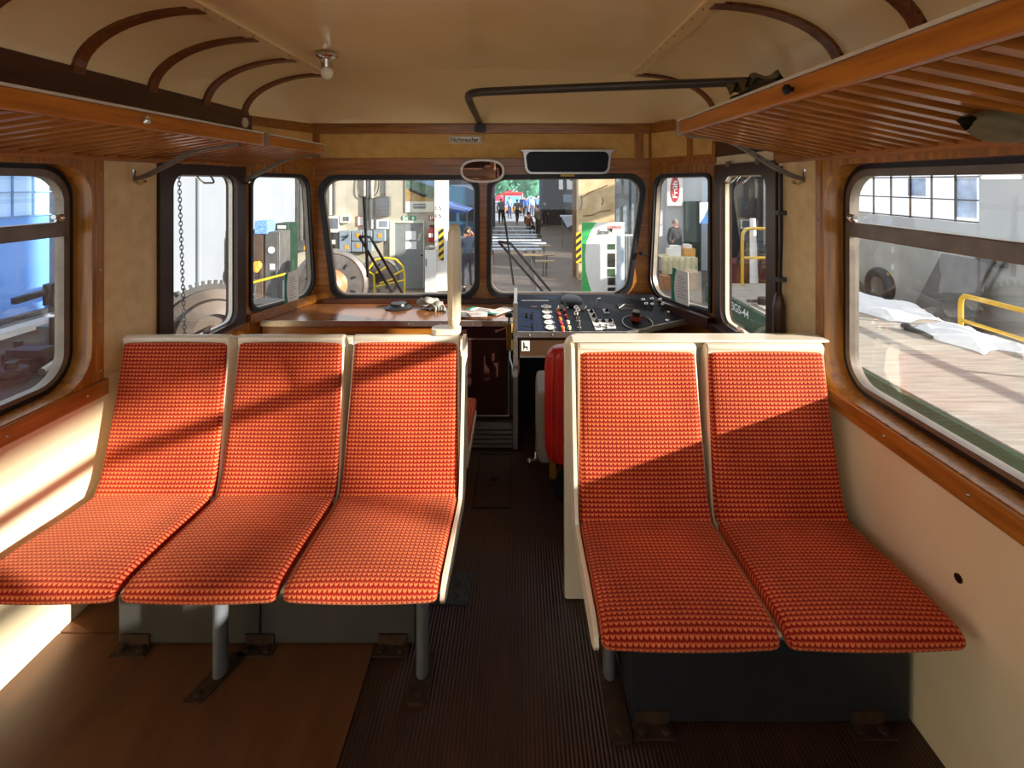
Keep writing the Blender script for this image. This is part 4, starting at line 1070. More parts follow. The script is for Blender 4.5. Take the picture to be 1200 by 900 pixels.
def tubeP(pts, d, r=.022): return MB().tube([P(a, b, d) for a, b in pts], r, 8)
for nm, pts in (('rail', [(426, 319), (433, 319), (438, 322), (439, 342), (439, 420)]), ('rail', [(432, 315), (440, 304), (452, 302), (464, 304), (472, 312), (474, 322), (474, 345), (474, 400)]),
                ('cross_bar', [(441, 320), (454, 312)]), ('cross_bar', [(445, 332), (461, 327)]), ('cross_bar', [(462, 322), (474, 316)]), ('cross_bar', [(441, 336), (475, 328)])):
    obj(nm, tubeP(pts, 10.9), YEL, yg)
# end wall fittings
E = 13.5
def ebox(name, px0, py0, px1, py1, m, label, cat, depth=.14, group=None):
    a, b_ = P(px0, py1, E), P(px1, py0, E)
    return obj(name, MB().span((a.x, E - depth, a.z), (b_.x, E - .001, b_.z)), m, None, label, cat, group, bevel=.01)
def eface(name, px0, py0, px1, py1, m, par, y, th=.006):
    a, b_ = P(px0, py1, y), P(px1, py0, y)
    return obj(name, MB().span((a.x, y - th, a.z), (b_.x, y, b_.z)), m, par)
o = ebox('meter_cabinet', 383, 253, 399, 272, METERBX, 'cream meter cabinet with dark pane on the end wall', 'meter cabinet'); eface('pane', 385.5, 256, 396, 268, STEEL, o, E - .14)
o = ebox('meter_box', 400, 252, 411, 261, METERBX, 'small cream meter box beside the cream cabinet', 'meter box'); eface('pane', 402, 254, 409, 259, STEEL, o, E - .14)
o = ebox('fuse_box', 384, 273, 398.5, 294, IRON, 'dark fuse box below the cream meter cabinet', 'fuse box'); eface('knob', 389, 281, 393, 286, METERBX, o, E - .14, .03)
for k, (b4, lab4, lb) in enumerate((((400, 270, 413, 294), (404, 287, 408.5, 292), 'tall grey switch box with orange label low on its front'), ((414, 270, 426, 281.5), (417.5, 273.5, 422, 278), 'upper of two small grey switch boxes left of the wiper'),
        ((414, 282.5, 426, 294), (417.5, 285.5, 422, 290), 'lower of two small grey switch boxes left of the wiper'), ((427, 270, 438, 282), None, 'grey switch box without label behind the wiper arms'),
        ((439.5, 269, 453, 282), (443, 273.5, 447.5, 278.5), 'rightmost grey switch box with orange label'), ((427, 283, 438, 294), None, 'lower grey switch box without label behind the wiper arms'))):
    o = ebox('switch_box', *b4, SWBOX, lb, 'switch box', .16, 'grey switch boxes on the end wall')
    if lab4: eface('orange_label', *lab4, ORANGEB, o, E - .16)
    if k == 0:
        a = P(405, 279, E - .17); obj('rotary_handle', MB().bar(a + V((-.07, 0, -.06)), a + V((.07, 0, .09)), .03, .03).bar(a + V((-.08, 0, .05)), a + V((.05, 0, .02)), .03, .03), BLACK, o)
o = ebox('louvred_box', 443, 230, 458.5, 253, GREYC, 'grey louvred box high on the end wall', 'vent box', .2)
lv = MB()
for i in range(7): a = P(444.5, 233 + i * 2.8, E - .2); b_ = P(457, 233 + i * 2.8, E - .2); lv.bar(a, b_, .02, .03)
obj('louvres', lv, STEEL, o)
o = ebox('gauge_panel', 442, 257, 456, 268, WHITE, 'white gauge panel left of the grey door', 'gauge panel', .1); eface('scale', 444, 259, 454, 266, SWBOX, o, E - .1)
o = ebox('notice', 418.5, 253, 426, 265, WHITE, 'small red framed notice behind the wiper blade', 'notice', .02); 
a, b_ = P(418.5, 265, E - .02), P(426, 253, E - .02)
obj('red_frame', MB().plate([rect(a.x, a.z, b_.x, b_.z), rect(a.x + .02, a.z + .02, b_.x - .02, b_.z - .02)], FY(E - .024), 0, .004), REDP, o)
pp_ = MB()
for k, (pxs, r) in enumerate(((387, .05), (392, .035), (427, .035), (431, .03), (436, .045), (451.5, .03))):
    bot = 252 if pxs < 400 else 268 if pxs < 440 else 230
    obj('conduit', MB().tube([P(pxs, bot, E - r * .98), P(pxs, 195, E - r * .98)], r, 8), GREYC if k % 2 else HEND, None, ['leftmost thick conduit pipe above the cream meter cabinet', 'thin conduit pipe beside the thick one above the meter cabinet', 'left of three conduit pipes above the grey switch boxes', 'middle of three conduit pipes above the grey switch boxes', 'right of three conduit pipes above the grey switch boxes', 'short conduit pipe down to the louvred box'][k], 'conduit', 'conduits on the end wall')
for k, (pxs, lb) in enumerate(((353, 'thick grey conduit in the left corner of the end wall'), (359, 'thin grey conduit in the left corner of the end wall'))):
    obj('conduit', MB().tube([P(pxs, 290, E - .06), P(pxs, 195, E - .06)], .06 - k * .02, 8), GREYC, None, lb, 'conduit', 'conduits on the end wall')
o = ebox('junction_box', 349, 281, 362, 293, GREYC, 'grey junction box with orange label in the left corner', 'junction box'); eface('orange_label', 356, 288, 360, 293, ORANGEB, o, E - .14)
obj('cable_loop', MB().tube(crv([P(420, 200, E - .03), P(419, 225, E - .04), P(426, 232, E - .05), P(436, 231, E - .05), P(443, 222, E - .04), P(444, 200, E - .03)], 5), .012, 6), BLACK, None, 'thin black cable looping across the end wall', 'cable')
# door
hs_ = thing('door_1', 'grey steel door with two paper notices in the end wall', 'door', (q(480, E), E, ZF), kind='structure')
a, b_ = P(463, 400, E), P(496.5, 261, E)
obj('leaf', MB().span((a.x, E - .04, ZF), (b_.x, E - .001, b_.z)), mat('door_grey', '#7f8583', .5, var=.06), hs_)
obj('frame', MB().plate([[(a.x - .13, ZF), (a.x, ZF), (a.x, b_.z), (b_.x, b_.z), (b_.x, ZF), (b_.x + .03, ZF), (b_.x + .03, b_.z + .06), (a.x - .13, b_.z + .06)]], FY(E - .07), 0, .069), METERBX, hs_)
eface('paper_notice', 475.5, 271, 487.5, 281, PAPER, hs_, E - .04); eface('paper_notice', 475, 283, 488, 292, PAPER, hs_, E - .04)
obj('handle', MB().bar(P(493, 299, E - .07), P(496, 299, E - .07), .03, .03), BLACKM, hs_)
# signs
GRS = mat('exit_green', '#12875a', .5, var=.03)
o = ebox('exit_sign', 480.5, 253, 487.5, 258.5, GRS, 'green square sign with white up arrow above the door', 'sign', .02)
c = P(484, 255.8, E - .022)
obj('arrow', MB().plate([[(c.x - .02, c.z - .05), (c.x + .02, c.z - .05), (c.x + .02, c.z), (c.x + .05, c.z), (c.x, c.z + .055), (c.x - .05, c.z), (c.x - .02, c.z)]], FY(E - .023), 0, .003), PAPER, o)
o = ebox('exit_sign', 471.5, 253, 478, 258.5, GRS, 'green running figure sign left of the arrow sign', 'sign', .02)
c = P(474.7, 255.8, E - .022)
obj('running_figure', MB().plate([rect(c.x - .06, c.z - .055, c.x - .015, c.z + .055)], FY(E - .023), 0, .003).plate([[(c.x + .0, c.z - .05), (c.x + .03, c.z - .01), (c.x + .05, c.z - .05), (c.x + .065, c.z - .045), (c.x + .045, c.z + .03), (c.x + .02, c.z + .035)]], FY(E - .023), 0, .003), PAPER, o)
o = ebox('fire_sign', 502.5, 252.5, 509, 258.5, REDP, 'red fire extinguisher sign beside the white pillar', 'sign', .02)
c = P(505.8, 255.5, E - .022)
obj('pictogram', MB().plate([rect(c.x - .045, c.z - .05, c.x - .01, c.z + .05)], FY(E - .023), 0, .003).plate([rect(c.x + .015, c.z - .02, c.x + .05, c.z + .05)], FY(E - .023), 0, .003), PAPER, o)
# poster of a landscape
o = ebox('poster', 475, 204, 509, 249, mat('poster_paper', '#d8d0bd', .6, var=.04), 'poster of a steam train crossing a hillside above the door', 'poster', .03)
def eplate(pts, m, nm, par, y): obj(nm, MB().plate([[(P(a, b, E).x, P(a, b, E).z) for a, b in pts]], FY(y), 0, .004), m, par)
y = E - .034
eplate([(476, 204.5), (508.5, 204.5), (508.5, 219), (494, 214), (476, 208)], mat('poster_sky', '#86aac8', .6), 'sky_field', o, y)
eplate([(476, 208), (494, 214), (508.5, 219), (508.5, 233), (498, 231), (476, 221)], mat('poster_hills', '#5f7a62', .6, scale=9, var=.25), 'hill_field', o, y)
eplate([(476, 221), (498, 231), (508.5, 233), (508.5, 236), (476, 236)], mat('poster_meadow', '#b08a45', .6, scale=9, var=.2), 'meadow_field', o, y)
eplate([(480, 221), (487, 223.5), (497, 228), (501, 226.5), (501, 231), (496, 231), (480, 223.5)], BLACKM, 'train_picture', o, y - .004)
tx = MB()
for py, w in ((239.5, 15), (242, 16), (243.8, 14)):
    a, b_ = P(491.5 - w / 2, py + .6, y), P(491.5 + w / 2, py - .6, y); tx.span((a.x, y - .002, a.z), (b_.x, y, b_.z))
obj('caption_lines', tx, mat('poster_print', '#4a5a68', .6), o)
# extinguisher
t = thing('fire_extinguisher', 'red fire extinguisher hanging beside the white pillar', 'fire extinguisher', P(506, 284, E - .15))
c = P(506, 284, E - .15); h = 18 * E / FPX
obj('cylinder', MB().lathe([(0, 0), (.09, 0), (.10, .02), (.10, h * .78), (.08, h * .88), (.03, h * .93), (.03, h)], c, (0, 0, 1), 18), REDP, t)
obj('valve', MB().span(c + V((-.06, -.03, h)), c + V((.06, .03, h + .05))), BLACK, t)
obj('hose', MB().tube(crv([c + V((.05, 0, h)), c + V((.14, 0, h * .8)), c + V((.13, 0, h * .3))], 4), .014, 6), BLACK, t)
obj('label_field', MB().plate([rect(c.x - .06, c.z + h * .35, c.x + .05, c.z + h * .6)], FY(c.y - .105), 0, .01), PAPER, t)
# white pillar with hazard stripes
pl = thing('pillar', 'white pillar with yellow and black hazard stripes at the end wall', 'pillar', (q(516.5, 13.2), 13.35, ZF))
obj('shaft', MB().span((q(509.5, 13.2), 13.2, ZF), (q(524, 13.2), 13.5, 3.4)), WHITE, pl)
obj('hazard_panel', MB().span((q(514, 13.2), 13.19, zz(305, 13.2)), (q(520, 13.2), 13.2, zz(268, 13.2))), HAZARD, pl)
nm = MB()
for py in (244, 253): nm.text('15', .16, .1, lambda u, v, q_, py=py: V((q(514, 13.2) + u, 13.195, zz(py, 13.2) + v)))
obj('stencilled_numbers', nm, mat('faded_ink', '#77736a', .7), pl)
t = thing('white_cupboard', 'low white cupboard between the grey door and the pillar', 'cupboard', (q(504, 13.1), 13.1, ZF))
obj('body', MB().span((q(498, 13), 13.0, ZF), (q(511, 13), 13.19, zz(293, 13))), WHITE, t); obj('handle', MB().span((q(499, 13), 12.98, zz(312, 13)), (q(500, 13), 13.0, zz(303, 13))), STEEL, t)
obj('rag_pile', MB().ball(P(505, 290, 13.05), (.12, .06, .06), 10, 6).ball(P(501, 291, 13.05), (.08, .05, .04), 10, 6), GLOVE, None, 'pale rags lying on the white cupboard', 'rags')
# blue coach
t = thing('rail_coach', 'dark blue rail coach standing behind the pillar', 'coach', (-2.9, 24, ZF))
prof = [(-1.35, ZF + .5)] + [(-1.35, .75), (-1.30, 1.0), (-1.1, 1.25), (-.7, 1.42), (0, 1.5), (.7, 1.42), (1.1, 1.25), (1.30, 1.0), (1.35, .75)] + [(1.35, ZF + .5)]
obj('body', MB().plate([[(x - 3.1, z) for x, z in prof]], FY(22), 0, 8), BLUECOACH, t)
for x in (-3.9, -3.1, -2.35): obj('end_window', MB().plate([rrect(x - .28, -.1, x + .28, .62, .06)], FY(21.98), 0, .03), mat('dark_pane', '#1c2a36', .1), t)
obj('buffer_beam', MB().span((-4.4, 21.9, ZF + .3), (-1.8, 22.1, ZF + .6)), HDARK, t)
for x in (-3.9, -2.3): obj('wheel', MB().cyl((x - .07, 23, ZF + .45), (x + .07, 23, ZF + .45), .45, n=20), IRON, t)
t = thing('market_canopy', 'blue folding canopy on thin posts in front of the coach', 'canopy', (-2.0, 17, ZF))
ca = MB(); x0, x1 = q(524, 17), q(551, 17)
ca.add([(x0 - .6, 16.3, zz(237, 17)), (x1, 16.3, zz(247, 17)), (x1, 18.2, zz(246, 17)), (x0 - .6, 18.2, zz(232, 17)), (x0 - .6, 16.3, zz(245, 17)), (x1, 16.3, zz(249, 17))], [(0, 1, 2, 3), (0, 4, 5, 1)])
obj('canopy_roof', ca, CANVB, t)
for x in (x0 - .5, x1 - .05): obj('post', MB().cyl((x, 16.4, ZF), (x, 16.4, zz(245, 17)), .025, n=8), STEEL, t)

# ------------------------------------------------------------------ people
def skin_mesh(nodes, edges):
    me = bpy.data.meshes.new('figure'); me.from_pydata([n[0] for n in nodes], edges, [])
    o = bpy.data.objects.new('figure', me); C.objects.link(o)
    md = o.modifiers.new('skin', 'SKIN'); md.use_smooth_shade = True
    for i, n in enumerate(nodes):
        sv = me.skin_vertices[0].data[i]; r = n[1]; sv.radius = (r, r) if not isinstance(r, tuple) else r
        sv.use_root = (i == 0)
    sb = o.modifiers.new('sub', 'SUBSURF'); sb.levels = 1
    dg = bpy.context.evaluated_depsgraph_get(); e = bpy.data.meshes.new_from_object(o.evaluated_get(dg))
    mb = MB(); mb.v = [a.co.copy() for a in e.vertices]; mb.f = [tuple(p.vertices) for p in e.polygons]
    bpy.data.objects.remove(o); bpy.data.meshes.remove(me); bpy.data.meshes.remove(e)
    return mb
def person(loc, rz, H, label, top, legs, hair=None, pose='stand', group=None, coat=False):
    k = H / 1.75; loc = V(loc); R = Matrix.Rotation(rz, 3, 'Z')
    J = dict(pel=(0, 0, .95), spi=(0, .0, 1.15), che=(0, .01, 1.36), nec=(0, 0, 1.50), hea=(0, -.015, 1.61), top=(0, -.005, 1.69), nose=(0, -.115, 1.61))
    for s, n in ((-1, 'l'), (1, 'r')):
        J.update({'sh' + n: (s * .18, 0, 1.41), 'el' + n: (s * .235, .03, 1.13), 'wr' + n: (s * .225, -.06, .90), 'ha' + n: (s * .22, -.09, .82),
                  'hi' + n: (s * .09, 0, .90), 'kn' + n: (s * .10, -.02, .50), 'an' + n: (s * .11, .02, .09), 'to' + n: (s * .13, -.14, .04)})
        if pose == 'photo':
            J.update({'el' + n: (s * .30, -.16, 1.24), 'wr' + n: (s * .13, -.28, 1.50), 'ha' + n: (s * .07, -.27, 1.58)})
        if pose == 'walk':
            J.update({'kn' + n: (s * .1, -.16 * s - .05, .52), 'an' + n: (s * .1, -.28 * s + .08, .11), 'to' + n: (s * .11, -.28 * s - .06, .05), 'el' + n: (s * .24, .12 * s, 1.14), 'wr' + n: (s * .22, .14 * s - .1, .93), 'ha' + n: (s * .22, .14 * s - .14, .86)})
        if pose == 'sit':
            J.update({'hi' + n: (s * .1, -.02, .88), 'kn' + n: (s * .12, -.44, .90), 'an' + n: (s * .12, -.42, .46), 'to' + n: (s * .13, -.56, .42), 'el' + n: (s * .24, -.06, 1.13), 'wr' + n: (s * .16, -.28, 1.0), 'ha' + n: (s * .13, -.34, .99)})
    dz = -.42 if pose == 'sit' else 0
    Q = {a: loc + R @ (V(b) * k + V((0, 0, dz * k))) for a, b in J.items()}
    def nodes(names): return [(Q[a], r * k) for a, r in names]
    base = [('pel', .125), ('spi', .115), ('che', .125), ('nec', .052), ('hea', .088), ('top', .062), ('nose', .012)]
    N = nodes(base); Eg = [(0, 1), (1, 2), (2, 3), (3, 4), (4, 5), (4, 6)]
    for n in 'lr':
        i = len(N); N += nodes([('sh' + n, .062), ('el' + n, .043), ('wr' + n, .028), ('ha' + n, .034)]); Eg += [(2, i), (i, i + 1), (i + 1, i + 2), (i + 2, i + 3)]
        d = (Q['ha' + n] - Q['wr' + n]).normalized(); sd = d.cross(V((0, 1, 0)) if abs(d.y) < .8 else V((1, 0, 0))).normalized()
        for f_, l in ((-.028, .07), (-.010, .085), (.010, .08), (.028, .065)):
            N.append((Q['ha' + n] + (d * l + sd * f_) * k, .008 * k)); Eg.append((i + 3, len(N) - 1))
        N.append((Q['wr' + n] + (d * .06 + sd * .055) * k, .009 * k)); Eg.append((i + 2, len(N) - 1))
        i = len(N); N += nodes([('hi' + n, .085), ('kn' + n, .058), ('an' + n, .038), ('to' + n, .036)]); Eg += [(0, i), (i, i + 1), (i + 1, i + 2), (i + 2, i + 3)]
    body = skin_mesh(N, Eg)
    t = obj('person', body, SKIN, None, label, 'person', group, sharp=80)
    # ground the origin
    jn = nodes([('pel', .168), ('spi', .15), ('che', .155), ('nec', .075)]); je = [(0, 1), (1, 2), (2, 3)]
    for n in 'lr':
        i = len(jn); wr = Q['el' + n].lerp(Q['wr' + n], .93)
        jn += nodes([('sh' + n, .082), ('el' + n, .062)]) + [(wr, .048 * k)]; je += [(2, i), (i, i + 1), (i + 1, i + 2)]
    obj('jacket', skin_mesh(jn, je), cloth_mats(top), t, sharp=80)
    tn_ = nodes([('pel', .148), ('spi', .13)]); te = [(0, 1)]
    for n in 'lr':
        i = len(tn_); tn_ += nodes([('hi' + n, .105), ('kn' + n, .078)]) + [(Q['kn' + n].lerp(Q['an' + n], .92), .062 * k)]; te += [(0, i), (i, i + 1), (i + 1, i + 2)]
    obj('trousers', skin_mesh(tn_, te), cloth_mats(legs), t, sharp=80)
    for n in 'lr':
        a, b_ = Q['an' + n], Q['to' + n]
        obj('shoe', MB().ball(a.lerp(b_, .5), (.055 * k, .055 * k, .05 * k), 10, 6).tube([a + V((0, 0, -.02 * k)), b_], [.055 * k, .045 * k], 8), BLACKM, t, sharp=80)
    hb = MB().ball((0, 0, 0), (.094 * k, .092 * k, .085 * k), 14, 10)
    hb.v = [R @ v for v in hb.v]
    hb.v = [Q['hea'] + R @ V((0, .03 * k, .052 * k)) + v for v in hb.v]
    obj('hair', hb, hair or HAIRB, t, sharp=80)
    ey = MB()
    for s in (-1, 1): ey.ball(Q['hea'] + R @ V((s * .032 * k, -.088 * k, .015 * k)), .010 * k, 6, 4)
    obj('eyes', ey, INK, t)
    mo = Q['hea'] + R @ V((0, -.088 * k, -.045 * k)); obj('mouth', MB().ball(mo, (.022 * k, .01 * k, .006 * k), 8, 4), mat('lips', '#8a4a40', .6), t)
    return t, Q
G = lambda px, py: V((GP(px, py).x, GP(px, py).y, ZF))
pt, Q = person(G(548.5, 341), .25, 1.72, 'person in grey blue jacket raising a camera to the face beside the white pillar', '#66758c', '#3d444e', HAIRB, 'photo')
c = Q['hea'] + V((.0, -.2, -.01))
t = thing('photo_camera', 'small dark camera held before the face of the person in grey blue', 'camera', c)
obj('camera_body', MB().box(c, (.13, .05, .085)), BLACKM, t, bevel=.006); obj('lens', MB().cyl(c + V((0, -.02, 0)), c + V((0, -.09, 0)), .033, n=14), BLACK, t)
grp = 'visitors near the gate'
for px, py, rz, H, lb, a, b_, ps in ((587, 262.5, PI, 1.76, 'person in dark clothes seen from behind near the left gate post', '#1f232b', '#1b1e24', 'stand'),
        (606, 262.5, PI - .3, 1.72, 'person in black walking away between the benches', '#17191e', '#20242c', 'walk'),
        (630.5, 278, 2.2, 1.70, 'person in olive jacket standing with back turned right of the benches', '#6e6a52', '#2a2620', 'stand'),
        (638, 265, 2.8, 1.74, 'person in dark blue coat at the right gate post', '#22304f', '#1c222e', 'stand'),
        (597, 256, .3, 1.70, 'person in pale blue shirt facing the shed beside the truck', '#7fa3d4', '#2c3c66', 'stand'),
        (616.5, 255, PI, 1.72, 'person in bright blue jacket behind the seated visitor', '#3560bb', '#26324f', 'walk'),
        (623, 254, .4, 1.68, 'person in white shirt in the yard right of the truck', '#c9d2e4', '#39496f', 'stand'),
        (628.5, 253.5, PI, 1.74, 'person in sky blue top at the edge of the gate', '#5a8ad0', '#2a3350', 'stand'),
        (612, 253, -.4, 1.66, 'person in dark blue standing close behind the truck', '#27408a', '#222a44', 'stand')):
    person(G(px, py), rz, H, lb, a, b_, HAIRB if H > 1.69 else HAIRG, ps, grp)
g0 = G(619, 276); 
person(V((g0.x, g0.y - .1, ZF)), 2.6, 1.72, 'person in brown red jacket sitting bent on a bench', '#7c4030', '#20201f', HAIRB, 'sit', grp)
person(P(791, 290, 15.2).xy.to_3d() + V((0, 0, ZF)), .5, 1.78, 'person in black standing behind the stall table in the right corner window', '#191a1d', '#232428', HAIRG, 'stand')
# beer benches
def beer_bench(name, x0, x1, y, h, m, label, w=.27):
    t = thing(name, label, 'bench', ((x0 + x1) / 2, y, ZF), 'folding benches and tables before the gate')
    obj('board', MB().span((x0, y - w / 2, ZF + h - .035), (x1, y + w / 2, ZF + h)), m, t)
    for x in (x0 + .25, x1 - .25):
        obj('leg_frame', MB().tube([(x, y - w * .4, ZF), (x, y - w * .35, ZF + h - .04), (x, y + w * .35, ZF + h - .04), (x, y + w * .4, ZF)], .014, 6), STEELD, t)
    return t
ords = ['farthest', 'second farthest', 'third farthest', 'fourth farthest', 'fifth farthest', 'fifth nearest', 'fourth nearest', 'third nearest']
for k, (py, px1, hh) in enumerate(((265.5, 622, .5), (270, 627, .5), (274.5, 629, .5), (277.5, 629, .5), (281, 634, .5), (284.5, 640, .5), (287.5, 632, .5), (291.5, 634.5, .5))):
    d = (CAMZ - ZF - hh) * FPX / (py - VY)
    beer_bench('folding_table' if hh > .6 else 'folding_bench', -1.30, q(px1, d), d, hh, BENCHW, f'pale folding {"table" if hh > .6 else "bench"}, {ords[k]} row before the gate', .5 if hh > .6 else .27)
for py, a, b_, lb in ((287.5, 617, 645, 'short tan bench, behind the other two tan benches'), (298, 613, 649.5, 'longest tan bench in the shed aisle'), (305.5, 627, 649.5, 'tan bench nearest to the car')):
    d = (CAMZ - ZF - .45) * FPX / (py - VY)
    beer_bench('wooden_bench', q(a, d), q(b_, d), d, .45, BENCHB, lb)
rl = MB()
pts = [(.48, y, ZF + .02) if y < 14 else (.48 - .0035 * (y - 14) ** 2, y, ZF + .02) for y in range(4, 33, 2)]
for a, b_ in zip(pts, pts[1:]): rl.bar(a, b_, .07, .05)
obj('track_rail', rl, IRONL, None, 'shining steel rail sunk in the shed floor, running to the gate', 'rail')
rl = MB()
for a, b_ in zip(pts, pts[1:]): rl.bar(V(a) - V((1.435, 0, 0)), V(b_) - V((1.435, 0, 0)), .07, .05)
obj('track_rail', rl, IRONL, None, 'left steel rail of the shed track under the benches', 'rail')
# gate leaf, truck, canopies, trees
t = thing('gate_leaf', 'dark blue folded gate leaf at the left side of the opening', 'gate', (-1.95, 32.7, ZF))
obj('leaf', MB().span((q(571, 32), 32.0, ZF), (q(579.5, 32), 32.12, 3)), mat('gate_blue', '#2b3a55', .5), t)
obj('edge', MB().span((q(579.5, 32), 31.98, ZF), (q(580.3, 32), 32.14, 3)), STEEL, t)
obj('gate_leaf', MB().span((q(632, 32), 32.0, ZF), (q(636, 32), 32.12, 3)), mat('gate_blue', '#2b3a55', .5), None, 'narrow dark blue gate leaf at the right side of the opening', 'gate')
d = 45
t = thing('red_truck', 'red truck with pale blue windscreen parked outside the gate', 'truck', (q(602, d), d + 2, ZF))
obj('cab', MB().span((q(590, d), d, ZF + .5), (q(613, d), d + 4, zz(226, d))), mat('truck_red', '#c62a2c', .35), t, bevel=.08)
obj('windscreen', MB().span((q(592, d), d - .03, zz(240, d)), (q(611.5, d), d, zz(229.5, d))), mat('truck_glass', '#7fc4ea', .15, emit=.3), t)
obj('bumper', MB().span((q(591, d), d - .12, zz(246.5, d)), (q(612.5, d), d, zz(243.5, d))), ORANGEB, t)
for px in (593, 608): obj('wheel', MB().cyl((q(px, d), d + .6, ZF + .45), (q(px, d) + .3, d + .6, ZF + .45), .45, n=18), BLACK, t)
obj('stripe', MB().span((q(590.5, d), d - .02, zz(243, d)), (q(612.8, d), d, zz(241, d))), WHITE, t)
def parasol(px, py, d, w, label):
    c = P(px, py, d); t = thing('parasol', label, 'parasol', (c.x, d, ZF), 'red parasols in the yard')
    obj('canopy', MB().lathe([(w, 0), (w * .55, .28), (.03, .55), (0, .56)], c, (0, 0, 1), 8), PINKR, t)
    obj('pole', MB().cyl((c.x, d, ZF), (c.x, d, c.z + .5), .03, n=8), WHITE, t)
parasol(597, 229, 53, 1.4, 'upper red parasol behind the truck'); parasol(584.5, 235, 51, 1.0, 'left red parasol beside the gate post')
t = thing('white_tent', 'pale blue market tent in the yard right of the truck', 'tent', (q(622, 51.5), 51.5, ZF))
a, b_ = P(614, 240, 46), P(632, 233, 46)
obj('tent_roof', MB().lathe([(1.2, 0), (.9, .25), (.05, .75), (0, .76)], (q(622, 51.5), 51.5, zz(238, 51.5)), (0, 0, 1), 4), mat('tent_blue', '#9fb6dd', .7), t)
for px in (614.5, 630): obj('post', MB().cyl((q(px, 51.5), 51.5, ZF), (q(px, 51.5), 51.5, zz(238, 51.5)), .03, n=6), STEEL, t)
def tree(x, y, h, r, label):
    t = thing('tree', label, 'tree', (x, y, ZF), 'trees beyond the yard')
    obj('trunk', MB().tube([(x, y, ZF - .02), (x + .1, y, ZF + h * .5)], [.22, .12], 8), BARK, t)
    mb = MB(); rn = random.Random(int(x * 10) + 99)
    for i in range(420):
        v = V((rn.gauss(0, 1), rn.gauss(0, 1), rn.gauss(0, 1))).normalized() * rn.uniform(.6, 1)
        c = V((x, y, ZF + h * .45)) + V((v.x * r, v.y * r, v.z * h * .42)); s = rn.uniform(.25, .5)
        a = V((rn.gauss(0, 1), rn.gauss(0, 1), rn.gauss(0, 1))).normalized(); b2_ = a.orthogonal().normalized(); a2 = a.cross(b2_)
        mb.add([c - b2_ * s, c - a2 * s * .5, c + b2_ * s, c + a2 * s * .5], [(0, 1, 2, 3)])
    mb.ball((x, y, ZF + h * .45), (r * .75, r * .75, h * .35), 14, 10)
    obj('foliage', mb, LEAF, t)
for x, y, h, r, lb in ((-5.5, 56, 9, 3, 'tree at the left edge of the gate view'), (-2.2, 64, 10.5, 3, 'tree behind the red parasols'), (1.2, 56, 9.5, 2.9, 'tree behind the pale tent'), (4.6, 64, 10.5, 3, 'tree at the right edge of the gate view')): tree(x, y, h, r, lb)
# right side of the aisle
t = thing('hanging_banner', 'black and white cloth banner hanging high on the dark wall', 'banner', P(666, 222, 21))
a, b_ = P(655, 222, 21), P(677, 203, 21)
obj('cloth', MB().span((a.x, 21, a.z), (b_.x, 21.03, b_.z + .3)), WHITE, t)
obj('black_stripe', MB().plate([[(a.x + .18, a.z), (a.x + .34, a.z), (a.x + .30, b_.z + .3), (a.x + .14, b_.z + .3)]], FY(20.99), 0, .01), INK, t)
obj('black_patch', MB().lathe([(0, 0), (.15, 0), (.15, .01), (0, .01)], (a.x + .57, 20.985, a.z + .5), (0, 1, 0), 14), INK, t)
t = thing('side_table', 'white side table at the dark wall behind the stone pillar', 'table', (q(666, 22), 22, ZF))
obj('table_cloth_top', MB().span((q(657, 22), 21.7, zz(254, 22)), (q(676, 22), 22.3, zz(252.5, 22))), BENCHW, t)
obj('hanging_cloth', MB().add([(q(657, 22), 21.69, zz(253, 22)), (q(676, 22), 21.69, zz(253, 22)), (q(676, 22), 21.69, zz(260, 22)), (q(664, 22), 21.69, zz(266, 22))], [(0, 1, 2, 3)]), BENCHW, t)
for px in (659, 674): obj('leg', MB().cyl((q(px, 22), 22, ZF), (q(px, 22), 22, zz(254, 22)), .025, n=6), STEEL, t)
obj('wall_cabinet', MB().span(P(660, 237, 20.5), P(676, 228, 20.3)), mat('slate_blue', '#3c4a5a', .4), None, 'slate blue cabinet on the dark wall left of the stone pillar', 'cabinet')
obj('brown_beam', MB().span((q(671, 15.2), 15.15, ZF), (q(678, 15.2), 15.3, 3.2)), mat('brown_post', '#7a6142', .7, var=.2), None, 'brown upright post left of the stone pillar', 'post')
t = thing('stone_pillar', 'sunlit stone pillar behind the white banner', 'pillar', (q(699, 14.6), 15, ZF))
obj('shaft', MB().span((q(678, 14.6), 14.6, ZF), (q(720.5, 14.6), 15.4, 3.2)), STONE, t)
obj('hazard_edge', MB().span((q(675, 13.6), 13.55, zz(308, 13.6)), (q(681, 13.6), 13.6, zz(272, 13.6))), HAZARD, t)
crk = MB()
for pts in ([(681, 232), (690, 226), (700, 222), (712, 217)], [(683, 253), (694, 252), (703, 248), (716, 246)], [(680, 246), (682, 238), (681, 229)], [(706, 232), (707, 236), (705, 240)]):
    crk.tube([P(a, b_, 14.6) for a, b_ in pts], .02, 5)
obj('mortar_cracks', crk, mat('mortar_brown', '#8f6c48', .9), t)
bn = thing('advertising_banner', 'white and green advertising banner with red lettering before the stone pillar', 'banner', (q(707, 13), 13, ZF))
D = 13
a, b_ = P(682, 342, D), P(732, 260.5, D)
obj('banner_sheet', MB().span((a.x, D, ZF + .02), (b_.x, D + .02, b_.z)), WHITE, bn)
ed_ = [(682, 260.5), (699, 260.5), (692, 271), (687, 285), (685.5, 300), (686.5, 318), (690, 332), (693, 342), (682, 342)]
obj('green_field', MB().plate([[(P(x, y, D).x, P(x, y, D).z) for x, y in ed_]], FY(D - .004), 0, .003), mat('banner_green', '#35b35c', .5, var=.08), bn)
bt = lambda px, py: (lambda u, v, q_: V((P(px, py, D).x + u, D - .006, P(px, py, D).z + v)))
